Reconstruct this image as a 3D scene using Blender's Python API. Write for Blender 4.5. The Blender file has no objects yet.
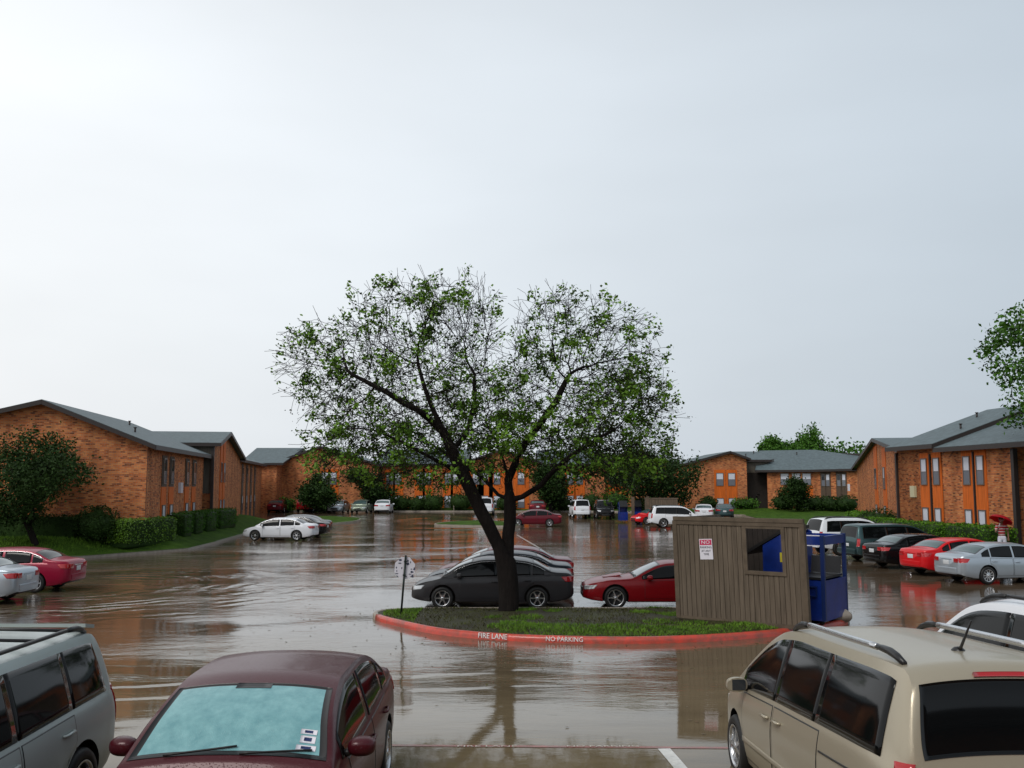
import bpy, bmesh, math, random
import numpy as np
from mathutils import Vector, Matrix
from mathutils.geometry import delaunay_2d_cdt

# ---------------------------------------------------------------- camera, sky, light
SC = bpy.context.scene
COL = SC.collection
R = math.radians
FPX = 960.0; PITCH = math.atan(101/960.0); CAMZ = 3.6
cam_d = bpy.data.cameras.new('camera'); cam = bpy.data.objects.new('camera', cam_d); COL.objects.link(cam)
cam_d.sensor_width = 36; cam_d.lens = 36*FPX/1024; cam_d.clip_start = .05; cam_d.clip_end = 3000
cam.location = (0, 0, CAMZ); cam.rotation_euler = (math.pi/2 + PITCH, 0, 0)
SC.camera = cam
SC.view_settings.view_transform = 'Standard'; SC.view_settings.look = 'None'
SC.view_settings.gamma = 1; SC.view_settings.exposure = 0.18
SUN_EL, SUN_AZ = R(50), R(-60)          # overcast: high soft light from ahead on the left
w = bpy.data.worlds.new('World'); SC.world = w; w.use_nodes = True
nt = w.node_tree; nt.nodes.clear()
def N(t, ty, **k):
    n = t.nodes.new(ty)
    for a, b in k.items(): setattr(n, a, b)
    return n
out = N(nt, 'ShaderNodeOutputWorld')
sky = N(nt, 'ShaderNodeTexSky', sky_type='NISHITA'); sky.sun_disc = False
sky.sun_elevation = SUN_EL; sky.sun_rotation = SUN_AZ; sky.air_density = 2; sky.dust_density = 4
bg1 = N(nt, 'ShaderNodeBackground'); bg1.inputs[1].default_value = .05
nt.links.new(sky.outputs[0], bg1.inputs[0])
# the cloud deck over it: brighter low on the left, darker slate to the right and overhead
tc = N(nt, 'ShaderNodeTexCoord'); sx = N(nt, 'ShaderNodeSeparateXYZ'); nt.links.new(tc.outputs['Generated'], sx.inputs[0])
mx = N(nt, 'ShaderNodeMapRange'); mx.inputs[1].default_value = -.55; mx.inputs[2].default_value = .5; nt.links.new(sx.outputs[0], mx.inputs[0])
cr = N(nt, 'ShaderNodeValToRGB'); e = cr.color_ramp.elements
e[0].position = 0; e[0].color = (.90, .925, .95, 1); e[1].position = 1; e[1].color = (.49, .56, .63, 1)
e2 = cr.color_ramp.elements.new(.5); e2.color = (.71, .765, .82, 1)
nt.links.new(mx.outputs[0], cr.inputs[0])
mz = N(nt, 'ShaderNodeMapRange', interpolation_type='SMOOTHSTEP'); mz.inputs[1].default_value = .38; mz.inputs[2].default_value = .75
mz.inputs[3].default_value = 1.0; mz.inputs[4].default_value = .62; nt.links.new(sx.outputs[2], mz.inputs[0])
mz2 = N(nt, 'ShaderNodeMapRange', interpolation_type='SMOOTHSTEP'); mz2.inputs[1].default_value = .0; mz2.inputs[2].default_value = .42
mz2.inputs[3].default_value = .93; mz2.inputs[4].default_value = 1.03; nt.links.new(sx.outputs[2], mz2.inputs[0])
nz = N(nt, 'ShaderNodeTexNoise'); nz.inputs['Scale'].default_value = 1.6; nz.inputs['Detail'].default_value = 4
mpw = N(nt, 'ShaderNodeMapping'); mpw.inputs['Scale'].default_value = (1, 1, 3.2); nt.links.new(tc.outputs['Generated'], mpw.inputs[0]); nt.links.new(mpw.outputs[0], nz.inputs['Vector'])
mn = N(nt, 'ShaderNodeMapRange'); mn.inputs[1].default_value = .3; mn.inputs[2].default_value = .7; mn.inputs[3].default_value = .93; mn.inputs[4].default_value = 1.05
nt.links.new(nz.outputs[0], mn.inputs[0])
m1 = N(nt, 'ShaderNodeMath', operation='MULTIPLY'); nt.links.new(mz.outputs[0], m1.inputs[0]); nt.links.new(mn.outputs[0], m1.inputs[1])
m2 = N(nt, 'ShaderNodeMath', operation='MULTIPLY'); nt.links.new(m1.outputs[0], m2.inputs[0]); nt.links.new(mz2.outputs[0], m2.inputs[1])
bg2 = N(nt, 'ShaderNodeBackground'); nt.links.new(cr.outputs[0], bg2.inputs[0]); nt.links.new(m2.outputs[0], bg2.inputs[1])
ad = N(nt, 'ShaderNodeAddShader'); nt.links.new(bg1.outputs[0], ad.inputs[0]); nt.links.new(bg2.outputs[0], ad.inputs[1])
mixw = N(nt, 'ShaderNodeMixShader'); mixw.inputs[0].default_value = .92
nt.links.new(bg1.outputs[0], mixw.inputs[1]); nt.links.new(bg2.outputs[0], mixw.inputs[2]); nt.links.new(mixw.outputs[0], out.inputs[0])
sd = bpy.data.lights.new('sun', 'SUN'); sd.energy = 1.5; sd.angle = R(25); sd.color = (1, .97, .92)
so = bpy.data.objects.new('sun', sd); COL.objects.link(so)
# light comes from behind the camera's left shoulder, diffused by cloud
so.rotation_euler = (R(42), 0, R(-35))

# ---------------------------------------------------------------- helpers
rng = np.random.default_rng(7); random.seed(7)
def ray(px, py):
    u = (px-512)/FPX; v = (384-py)/FPX
    return Vector((u, math.cos(PITCH)-v*math.sin(PITCH), math.sin(PITCH)+v*math.cos(PITCH)))
def pt(px, py, Y):
    d = ray(px, py); t = Y/d.y
    return Vector((d.x*t, Y, CAMZ+d.z*t))
def sstep(a, b, x):
    t = min(1, max(0, (x-a)/(b-a))); return t*t*(3-2*t)
def zlot(x, y):
    return .5*(1-sstep(10.5, 21.5, y)) + .5*sstep(84, 108, y) - .0*x
def G(px, py, dz=0.0):
    d = ray(px, py); z = 0
    for _ in range(30):
        t = (z+dz-CAMZ)/d.z; p = d*t; z = zlot(p.x, p.y)
    return Vector((p.x, p.y, z+dz))

MATS = {}
def mat(name, col, rough=.6, metal=0, coat=0, spec=.5, var=0, vscale=3, bump=0, bscale=40, bdist=.01, emit=None, trans=0, ior=1.45, col2=None, stretch=None, droplets=0):
    m = bpy.data.materials.new(name); m.use_nodes = True; MATS[name] = m
    t = m.node_tree; b = t.nodes['Principled BSDF']
    b.inputs['Base Color'].default_value = (*col, 1); b.inputs['Roughness'].default_value = rough
    b.inputs['Metallic'].default_value = metal; b.inputs['Coat Weight'].default_value = coat; b.inputs['Coat Roughness'].default_value = .04
    b.inputs['Specular IOR Level'].default_value = spec; b.inputs['IOR'].default_value = ior
    if trans: b.inputs['Transmission Weight'].default_value = trans
    tcn = N(t, 'ShaderNodeTexCoord'); vec = tcn.outputs['Object']
    if stretch:
        mp = N(t, 'ShaderNodeMapping'); mp.inputs['Scale'].default_value = stretch; t.links.new(vec, mp.inputs[0]); vec = mp.outputs[0]
    if var or col2:
        n = N(t, 'ShaderNodeTexNoise'); n.inputs['Scale'].default_value = vscale; n.inputs['Detail'].default_value = 5; n.inputs['Roughness'].default_value = .65
        t.links.new(vec, n.inputs['Vector'])
        r = N(t, 'ShaderNodeValToRGB'); r.color_ramp.elements[0].position = .32; r.color_ramp.elements[1].position = .68
        c2 = col2 or tuple(min(1, c*(1+var)) for c in col); c1 = col if col2 else tuple(c*(1-var) for c in col)
        r.color_ramp.elements[0].color = (*c1, 1); r.color_ramp.elements[1].color = (*c2, 1)
        t.links.new(n.outputs[0], r.inputs[0]); t.links.new(r.outputs[0], b.inputs['Base Color'])
    hb = None
    if bump:
        n = N(t, 'ShaderNodeTexNoise'); n.inputs['Scale'].default_value = bscale; n.inputs['Detail'].default_value = 4
        t.links.new(vec, n.inputs['Vector'])
        bp = N(t, 'ShaderNodeBump'); bp.inputs['Strength'].default_value = bump; bp.inputs['Distance'].default_value = bdist
        t.links.new(n.outputs[0], bp.inputs['Height']); t.links.new(bp.outputs[0], b.inputs['Normal']); hb = bp
    if droplets:
        v = N(t, 'ShaderNodeTexVoronoi'); v.inputs['Scale'].default_value = 70
        t.links.new(tcn.outputs['Object'], v.inputs['Vector'])
        mr = N(t, 'ShaderNodeMapRange', interpolation_type='SMOOTHSTEP'); mr.inputs[1].default_value = .05; mr.inputs[2].default_value = .33; mr.inputs[3].default_value = 1; mr.inputs[4].default_value = 0
        t.links.new(v.outputs['Distance'], mr.inputs[0])
        bp = N(t, 'ShaderNodeBump'); bp.inputs['Strength'].default_value = droplets; bp.inputs['Distance'].default_value = .003
        t.links.new(mr.outputs[0], bp.inputs['Height'])
        if hb: t.links.new(hb.outputs[0], bp.inputs['Normal'])
        t.links.new(bp.outputs[0], b.inputs['Normal']); t.links.new(bp.outputs[0], b.inputs['Coat Normal'])
    return m

def link(name, me, parent=None, mats=(), smooth=False):
    for m in mats: me.materials.append(m)
    if smooth:
        me.polygons.foreach_set('use_smooth', [True]*len(me.polygons))
    o = bpy.data.objects.new(name, me); COL.objects.link(o)
    if parent: o.parent = parent
    return o
def obj(name, bm, mats, parent=None, smooth=False, sharp=None):
    me = bpy.data.meshes.new(name)
    if not isinstance(mats, (list, tuple)): mats = [mats]
    bmesh.ops.recalc_face_normals(bm, faces=bm.faces)
    bm.to_mesh(me); bm.free()
    o = link(name, me, parent, mats, smooth)
    if sharp is not None:
        me.set_sharp_from_angle(angle=R(sharp))
    return o
def tag(o, label=None, cat=None, group=None, kind=None):
    if label: o['label'] = label
    if cat: o['category'] = cat
    if group: o['group'] = group
    if kind: o['kind'] = kind
    return o
def empty(name, loc, rz=0, label=None, cat=None, group=None):
    o = bpy.data.objects.new(name, None); COL.objects.link(o); o.location = loc; o.rotation_euler = (0, 0, rz); o.empty_display_size = .2
    return tag(o, label, cat, group)
def box(bm, x0, x1, y0, y1, z0, z1, M=None, mi=0, bev=0):
    vs = [bm.verts.new(Vector(p)) for p in ((x0,y0,z0),(x1,y0,z0),(x1,y1,z0),(x0,y1,z0),(x0,y0,z1),(x1,y0,z1),(x1,y1,z1),(x0,y1,z1))]
    fs = [bm.faces.new([vs[i] for i in q]) for q in ((0,3,2,1),(4,5,6,7),(0,1,5,4),(1,2,6,5),(2,3,7,6),(3,0,4,7))]
    for f in fs: f.material_index = mi
    if bev:
        es = list({e for f in fs for e in f.edges})
        r = bmesh.ops.bevel(bm, geom=es, offset=bev, segments=2, affect='EDGES', profile=.6, clamp_overlap=True)
        vs = list({v for f in r['faces'] for v in f.verts} | {v for v in vs if v.is_valid})
        for f in r['faces']: f.material_index = mi
    if M is not None:
        for v in vs:
            if v.is_valid: v.co = M @ v.co
    return vs
def tube(bm, pts, rad, sides=6, mi=0, cap=True):
    pts = [Vector(p) for p in pts]
    if not isinstance(rad, (list, tuple)): rad = [rad]*len(pts)
    rings = []
    up = Vector((0, 0, 1))
    for i, p in enumerate(pts):
        d = (pts[min(i+1, len(pts)-1)] - pts[max(i-1, 0)]).normalized()
        a = d.cross(up if abs(d.z) < .9 else Vector((1, 0, 0))).normalized(); b = d.cross(a)
        rings.append([bm.verts.new(p + (a*math.cos(k*2*math.pi/sides) + b*math.sin(k*2*math.pi/sides))*rad[i]) for k in range(sides)])
    for i in range(len(rings)-1):
        for k in range(sides):
            f = bm.faces.new((rings[i][k], rings[i][(k+1)%sides], rings[i+1][(k+1)%sides], rings[i+1][k])); f.material_index = mi; f.smooth = True
    if cap:
        for r in (rings[0][::-1], rings[-1]):
            f = bm.faces.new(r); f.material_index = mi
def lathe(bm, prof, seg=28, axis='y', cen=(0,0,0), mi=0, closed=False):
    # prof: (radius, offset along axis)
    cen = Vector(cen); rings = []
    for r, h in prof:
        ring = []
        for k in range(seg):
            a = k*2*math.pi/seg; c, s = r*math.cos(a), r*math.sin(a)
            v = (c, h, s) if axis == 'y' else (c, s, h)
            ring.append(bm.verts.new(Vector(v)+cen))
        rings.append(ring)
    n = len(rings)
    for i in range(n if closed else n-1):
        A, B = rings[i], rings[(i+1) % n]
        for k in range(seg):
            f = bm.faces.new((A[k], A[(k+1)%seg], B[(k+1)%seg], B[k])); f.material_index = mi; f.smooth = True
def prism(bm, pts, d, mi=0):
    """polygon pts (3D) extruded by vector d"""
    d = Vector(d); a = [bm.verts.new(Vector(p)) for p in pts]; b = [bm.verts.new(Vector(p)+d) for p in pts]
    n = len(a); fs = [bm.faces.new(a), bm.faces.new(b[::-1])]
    for i in range(n): fs.append(bm.faces.new((a[i], b[i], b[(i+1)%n], a[(i+1)%n])))
    for f in fs: f.material_index = mi
    return fs
def pydata(name, V, F, mats, parent=None, smooth=False):
    me = bpy.data.meshes.new(name); me.from_pydata(V, [], F); me.update()
    return link(name, me, parent, mats if isinstance(mats, (list, tuple)) else [mats], smooth)
def copy_tree(o, parent=None, skip=()):
    c = o.copy(); COL.objects.link(c)
    c.parent = parent
    for k in KIDS.get(o.name, [ch for ch in o.children]):
        if k.name.split('.')[0] in skip: continue
        copy_tree(k, c, skip)
    return c
KIDS = {}
def text_mesh(name, body, size, M, material, parent=None, ext=.001, sx=1):
    cu = bpy.data.curves.new(name, 'FONT'); cu.body = body; cu.size = size; cu.align_x = 'CENTER'; cu.align_y = 'CENTER'; cu.extrude = ext; cu.resolution_u = 2
    t = bpy.data.objects.new(name, cu); COL.objects.link(t)
    dg = bpy.context.evaluated_depsgraph_get(); dg.update()
    me = bpy.data.meshes.new_from_object(t.evaluated_get(dg)); bpy.data.objects.remove(t); bpy.data.curves.remove(cu)
    me.transform(M @ Matrix.Diagonal((sx, 1, 1, 1))); me.materials.clear()
    return link(name, me, parent, [material])

# ---------------------------------------------------------------- materials
def brick_mat(name, c1, c2, c3):
    m = bpy.data.materials.new(name); m.use_nodes = True; t = m.node_tree; b = t.nodes['Principled BSDF']; b.inputs['Roughness'].default_value = .8
    uv = N(t, 'ShaderNodeUVMap')
    br = N(t, 'ShaderNodeTexBrick'); br.inputs['Scale'].default_value = 1; br.inputs['Brick Width'].default_value = .24; br.inputs['Row Height'].default_value = .082
    br.inputs['Mortar Size'].default_value = .008; br.inputs['Color1'].default_value = (0,0,0,1); br.inputs['Color2'].default_value = (1,1,1,1); br.inputs['Mortar'].default_value = (.4,.4,.4,1)
    br.inputs['Bias'].default_value = 0
    t.links.new(uv.outputs[0], br.inputs['Vector'])
    mp = N(t, 'ShaderNodeMapping'); mp.inputs['Scale'].default_value = (1, 2.0, 1); t.links.new(uv.outputs[0], mp.inputs[0])
    n = N(t, 'ShaderNodeTexNoise'); n.inputs['Scale'].default_value = 2.6; n.inputs['Detail'].default_value = 9; n.inputs['Roughness'].default_value = .9; t.links.new(mp.outputs[0], n.inputs['Vector'])
    ma = N(t, 'ShaderNodeMath', operation='MULTIPLY_ADD'); ma.inputs[1].default_value = .34; t.links.new(br.outputs['Color'], ma.inputs[0])
    ms = N(t, 'ShaderNodeMath', operation='MULTIPLY'); ms.inputs[1].default_value = .66; t.links.new(n.outputs[0], ms.inputs[0]); t.links.new(ms.outputs[0], ma.inputs[2])
    r = N(t, 'ShaderNodeValToRGB'); el = r.color_ramp.elements
    el[0].position = .30; el[0].color = (*c3, 1); el[1].position = .72; el[1].color = (*c2, 1); q = el.new(.45); q.color = (*c1, 1)
    t.links.new(ma.outputs[0], r.inputs[0])
    mm = N(t, 'ShaderNodeMix', data_type='RGBA'); t.links.new(br.outputs['Fac'], mm.inputs['Factor']); t.links.new(r.outputs[0], mm.inputs['A'])
    mm.inputs['B'].default_value = (.30, .20, .14, 1); b.inputs['Specular IOR Level'].default_value = .2
    mp2 = N(t, 'ShaderNodeMapping'); mp2.inputs['Scale'].default_value = (1.6, .35, 1); t.links.new(uv.outputs[0], mp2.inputs[0])
    n2 = N(t, 'ShaderNodeTexNoise'); n2.inputs['Scale'].default_value = .9; n2.inputs['Detail'].default_value = 5; t.links.new(mp2.outputs[0], n2.inputs['Vector'])
    r2 = N(t, 'ShaderNodeMapRange'); r2.inputs[1].default_value = .35; r2.inputs[2].default_value = .62; r2.inputs[3].default_value = .68; r2.inputs[4].default_value = 1.05; t.links.new(n2.outputs[0], r2.inputs[0])
    vm = N(t, 'ShaderNodeVectorMath', operation='SCALE'); t.links.new(mm.outputs['Result'], vm.inputs[0]); t.links.new(r2.outputs[0], vm.inputs['Scale']); t.links.new(vm.outputs[0], b.inputs['Base Color'])
    bp = N(t, 'ShaderNodeBump'); bp.inputs['Strength'].default_value = .5; bp.inputs['Distance'].default_value = .01; bp.invert = True
    t.links.new(br.outputs['Fac'], bp.inputs['Height']); t.links.new(bp.outputs[0], b.inputs['Normal'])
    return m
M_BRICK = brick_mat('brick', (.54, .145, .040), (.66, .27, .09), (.10, .032, .014))
M_BRICKD = brick_mat('brick_brown', (.25, .10, .04), (.34, .17, .08), (.06, .03, .018))
M_ORANGE = mat('orange_siding', (.58, .125, .018), .65, spec=.2, var=.25, vscale=2, bump=.4, bscale=14, stretch=(6, 6, .4))
M_BROWNS = mat('brown_siding', (.085, .055, .035), .7, var=.3, vscale=2, bump=.4, bscale=14, stretch=(6, 6, .4))
M_GREYS = mat('grey_siding', (.11, .095, .075), .7, var=.3, vscale=2, bump=.4, bscale=14, stretch=(6, 6, .4))
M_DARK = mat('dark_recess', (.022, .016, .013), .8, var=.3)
M_FASC = mat('fascia_brown', (.028, .02, .018), .5)
M_SHING = mat('roof_shingle', (.085, .115, .125), .6, var=.28, vscale=3, bump=.5, bscale=18)
M_FRAME = mat('window_frame', (.16, .13, .11), .4, metal=.4)
M_BLIND = mat('white_blind', (.62, .64, .72), .35, coat=.4)
M_SCREEN = mat('grey_window_screen', (.15, .16, .19), .25, coat=.5)
M_GLASSW = mat('dark_window', (.03, .035, .04), .06)
M_GRASS = mat('grass_turf', (.028, .065, .008), .9, spec=.1, col2=(.065, .13, .014), vscale=1.4, bump=1, bscale=90, bdist=.04)
M_MUD = mat('island_soil', (.026, .019, .012), .6, spec=.25, col2=(.05, .055, .018), vscale=1.6, bump=1, bscale=60, bdist=.03)
M_BLADE = mat('grass_blade', (.05, .11, .012), .55, col2=(.14, .26, .025), vscale=2, spec=.15)
M_BLADED = mat('grass_blade_dull', (.040, .030, .016), .7, col2=(.075, .085, .022), vscale=3, spec=.15)
M_CONC = mat('kerb_concrete', (.26, .22, .18), .45, var=.25, vscale=4)
M_RED = mat('kerb_red_paint', (.62, .055, .030), .45, col2=(.26, .06, .04), vscale=4.5, bump=.4, bscale=25, coat=.4)
M_BARK = mat('bark', (.014, .011, .010), .9, spec=.15, var=.35, vscale=6, bump=1, bscale=22, bdist=.03, stretch=(1, 1, .25))
M_LEAF = mat('leaf_green', (.038, .092, .010), .5, col2=(.16, .30, .030), vscale=.9, spec=.15)
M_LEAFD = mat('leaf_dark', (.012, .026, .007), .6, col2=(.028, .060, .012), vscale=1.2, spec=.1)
M_LEAFM = mat('leaf_mid', (.028, .08, .010), .55, col2=(.07, .17, .02), vscale=1.2, spec=.12)
M_HEDGE = mat('hedge_leaf', (.035, .10, .008), .55, col2=(.10, .22, .014), vscale=2, spec=.12)
M_WOOD = mat('enclosure_siding', (.125, .098, .072), .75, spec=.2, var=.3, vscale=2.2, bump=.5, bscale=18, stretch=(5, 5, .35))
M_WOODT = mat('enclosure_trim', (.11, .084, .06), .7, spec=.2, var=.25, vscale=3)
M_BLUE = mat('dumpster_blue', (.004, .024, .19), .35, var=.3, vscale=2, coat=.3)
M_BLUED = mat('dumpster_dark_blue', (.006, .02, .10), .4)
M_RUBBER = mat('black_rubber', (.012, .012, .012), .55)
M_TRIM = mat('black_trim', (.015, .015, .016), .35)
M_WHITE = mat('white_paint', (.75, .75, .74), .4, var=.08)
M_FADED = mat('faded_white_paint', (.55, .50, .44), .2, var=.2, vscale=12)
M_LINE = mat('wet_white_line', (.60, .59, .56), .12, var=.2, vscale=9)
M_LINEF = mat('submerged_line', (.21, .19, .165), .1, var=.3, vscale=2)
M_REDL = mat('red_stripe_paint', (.30, .055, .03), .15, col2=(.17, .05, .03), vscale=6)
M_YEL = mat('yellow_sticker', (.65, .55, .03), .4)
M_SIGNW = mat('sign_white', (.72, .70, .76), .35, var=.05)
M_SIGNR = mat('sign_red', (.55, .03, .10), .35)
M_INK = mat('sign_ink', (.03, .03, .05), .5)
M_POLE = mat('pole_green', (.02, .028, .025), .4, metal=.5)
M_CHROME = mat('chrome', (.75, .75, .76), .12, metal=1)
M_RIM = mat('alloy', (.62, .63, .65), .22, metal=.9)
M_RIMD = mat('brake_dark', (.012, .012, .013), .6)
M_GLASS = mat('tinted_glass', (.004, .0045, .005), .06, spec=.3)
M_GLASSG = mat('green_glass', (.05, .085, .085), .06, coat=.5)
M_FOG = mat('fogged_glass', (.13, .31, .34), .28, col2=(.22, .44, .46), vscale=9, coat=.35, droplets=.6, spec=.3)
M_TAIL = mat('tail_lamp_red', (.40, .008, .012), .15, coat=.8)
M_HEAD = mat('head_lamp', (.62, .64, .66), .1, coat=1, metal=.3)
M_AMBER = mat('amber_lamp', (.7, .25, .04), .2, coat=.8)
M_PLATE = mat('license_plate', (.62, .64, .66), .4, var=.15, vscale=30)
def paint(n, c, metal=.35, rough=.28, drops=0, **k): k.setdefault('spec', .3); return mat('paint_'+n, c, rough, metal=metal, coat=.2, droplets=drops, **k)
P = dict(maroon=paint('maroon', (.062, .006, .011), .1, .32, .7, spec=.3), gold=paint('gold', (.40, .355, .27), .4, .3, .25), silver_suv=paint('pewter', (.38, .43, .42), .35, .35, .3),
 white=paint('white', (.72, .74, .78), 0, .3), silver=paint('silver', (.42, .47, .52), .6, .3), charcoal=paint('charcoal', (.034, .033, .036), .0, .3, spec=.22), navy=paint('navy', (.020, .026, .036), .0, .3, spec=.22),
 red=paint('red', (.26, .004, .009), .1, .3), brightred=paint('bright_red', (.58, .008, .012), .05), black=paint('black', (.006, .006, .007), .1, .2), teal=paint('teal', (.045, .085, .09), .6),
 wine=paint('wine', (.11, .008, .016), 0, spec=.22), crimson=paint('crimson', (.27, .008, .034), .1), green=paint('pale_green', (.28, .33, .26), .5), grey=paint('grey', (.035, .04, .045), 0))

# ---------------------------------------------------------------- ground and water
def water_mat():
    m = bpy.data.materials.new('flood_water'); m.use_nodes = True; t = m.node_tree; b = t.nodes['Principled BSDF']
    b.inputs['Roughness'].default_value = .055; b.inputs['IOR'].default_value = 1.33
    tcn = N(t, 'ShaderNodeTexCoord'); o = tcn.outputs['Object']
    def noise(scale, sc=(1,1,1), det=4, rough=.55, dist=0):
        mp = N(t, 'ShaderNodeMapping'); mp.inputs['Scale'].default_value = sc; t.links.new(o, mp.inputs[0])
        n = N(t, 'ShaderNodeTexNoise'); n.inputs['Scale'].default_value = scale; n.inputs['Detail'].default_value = det; n.inputs['Roughness'].default_value = rough; n.inputs['Distortion'].default_value = dist
        t.links.new(mp.outputs[0], n.inputs['Vector']); return n.outputs[0]
    def math_(op, a, b_=None, c=None):
        n = N(t, 'ShaderNodeMath', operation=op)
        for i, v in enumerate((a, b_, c)):
            if v is None: continue
            if isinstance(v, (int, float)): n.inputs[i].default_value = v
            else: t.links.new(v, n.inputs[i])
        return n.outputs[0]
    def rng_(v, a, b_, c, d, sm=True):
        n = N(t, 'ShaderNodeMapRange'); n.interpolation_type = 'SMOOTHSTEP' if sm else 'LINEAR'
        for i, x in enumerate((a, b_, c, d)):
            if isinstance(x, (int, float)): n.inputs[i+1].default_value = x
            else: t.links.new(x, n.inputs[i+1])
        t.links.new(v, n.inputs[0]); return n.outputs[0]
    sep = N(t, 'ShaderNodeSeparateXYZ'); t.links.new(o, sep.inputs[0]); X, Y = sep.outputs[0], sep.outputs[1]
    near = rng_(Y, 15, 27, 1, 0)                     # thin sheet of water over concrete near the kerb, deep beyond
    mud = N(t, 'ShaderNodeValToRGB'); mud.color_ramp.elements[0].position = .3; mud.color_ramp.elements[1].position = .7
    mud.color_ramp.elements[0].color = (.085, .060, .038, 1); mud.color_ramp.elements[1].color = (.145, .105, .070, 1)
    t.links.new(noise(.12, (1, 1.5, 1), 5), mud.inputs[0])
    con = N(t, 'ShaderNodeValToRGB'); con.color_ramp.elements[0].position = .3; con.color_ramp.elements[1].position = .72
    con.color_ramp.elements[0].color = (.095, .070, .040, 1); con.color_ramp.elements[1].color = (.195, .150, .088, 1)
    t.links.new(noise(.55, (.5, 1.6, 1), 8, .7), con.inputs[0])
    mix = N(t, 'ShaderNodeMix', data_type='RGBA'); t.links.new(near, mix.inputs['Factor']); t.links.new(mud.outputs[0], mix.inputs['A']); t.links.new(con.outputs[0], mix.inputs['B'])
    t.links.new(rng_(near, 0, 1, 1.55, 1.27, False), b.inputs['IOR'])
    # foam where the run-off breaks, left of the maroon car
    wob = noise(.5, (1, 1, 1), 3)
    fl = math_('ADD', Y, math_('MULTIPLY', wob, 1.6))
    band = rng_(math_('ABSOLUTE', math_('SUBTRACT', fl, 18.5)), 0, .35, 1, 0)
    band2 = rng_(math_('ABSOLUTE', math_('SUBTRACT', fl, 20.2)), 0, .14, .5, 0)
    xm = math_('MULTIPLY', rng_(X, -8.2, -7.0, 0, 1), rng_(X, -5.9, -5.0, 1, 0))
    brk = rng_(noise(9, (.35, 1, 1), 6, .8), .47, .60, 0, 1)
    foam = math_('MULTIPLY', math_('MULTIPLY', math_('MAXIMUM', band, band2), xm), brk)
    mixf = N(t, 'ShaderNodeMix', data_type='RGBA'); t.links.new(foam, mixf.inputs['Factor']); t.links.new(mix.outputs['Result'], mixf.inputs['A']); mixf.inputs['B'].default_value = (.55, .52, .46, 1)
    t.links.new(mixf.outputs['Result'], b.inputs['Base Color'])
    t.links.new(math_('ADD', .05, math_('MULTIPLY', foam, .5)), b.inputs['Roughness'])
    # heights
    h = math_('MULTIPLY', noise(.9, (.8, 1.5, 1), 4, .55, .4), .028)
    h = math_('ADD', h, math_('MULTIPLY', noise(5.5, (.7, 1.6, 1), 4, .6, .3), .0065))
    h = math_('ADD', h, math_('MULTIPLY', noise(20, (1, 1, 1), 2), .0012))
    calm = rng_(noise(.10, (1, 1.8, 1), 3), .38, .62, .35, 1.15)
    h = math_('MULTIPLY', h, math_('MULTIPLY', calm, math_('ADD', .62, rng_(X, -14, -4, .55, 0))))
    h = math_('MULTIPLY', h, rng_(Y, 12, 20, .35, 1))
    # ring waves spreading from a driven-through spot on the left
    vx = math_('SUBTRACT', X, -15.5); vy = math_('SUBTRACT', Y, 34)
    rad = math_('SQRT', math_('ADD', math_('MULTIPLY', vx, vx), math_('MULTIPLY', vy, vy)))
    rad = math_('ADD', rad, math_('MULTIPLY', noise(.3, det=5), 3.2))
    ring = math_('MULTIPLY', math_('SINE', math_('MULTIPLY', rad, 6.5)), math_('MULTIPLY', rng_(noise(.45, (1, 1, 1), 3, .6), .42, .62, 0, 1), .016))
    ring = math_('MULTIPLY', ring, math_('MULTIPLY', rng_(rad, 3, 5, 0, 1), rng_(rad, 8, 12, 1, 0)))
    h = math_('ADD', h, ring)
    # low steps where the run-off crosses the slope
    f2 = math_('ADD', math_('ADD', Y, math_('MULTIPLY', noise(.22, det=3), 3.0)), math_('MULTIPLY', X, -.22))
    for c, a in ((20.0, .024), (18.3, .016), (16.2, .009)):
        h = math_('ADD', h, math_('MULTIPLY', rng_(math_('SUBTRACT', f2, c), -.22, .22, 0, math_('MULTIPLY', rng_(noise(.16, det=1), .3, .6, .2, 1), a)), rng_(X, -1.0, 1.5, 1, 0)))
    h = math_('ADD', h, math_('MULTIPLY', foam, .03))
    bp = N(t, 'ShaderNodeBump'); bp.inputs['Strength'].default_value = 1; bp.inputs['Distance'].default_value = 1
    t.links.new(h, bp.inputs['Height']); t.links.new(bp.outputs[0], b.inputs['Normal'])
    return m
M_WATER = water_mat()
def grid_sheet(name, xs, ys, zf, m, **k):
    V = [(x, y, zf(x, y)) for y in ys for x in xs]; n = len(xs)
    F = [(j*n+i, j*n+i+1, (j+1)*n+i+1, (j+1)*n+i) for j in range(len(ys)-1) for i in range(n-1)]
    return pydata(name, V, F, m, smooth=True)
tag(grid_sheet('ground', [-900, -300, -100, 100, 300, 900], [-300, -50, 60, 200, 500, 1600], lambda x, y: -.35, M_GRASS), kind='structure')
ys = sorted(set([-25, -10, 0] + [10+.5*i for i in range(26)] + list(range(24, 84, 6)) + [84+2*i for i in range(13)] + [112, 125, 150]))
tag(grid_sheet('flooded_parking_lot', [-70, -40, -20, 0, 20, 40, 60], ys, zlot, M_WATER), kind='structure')

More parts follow.
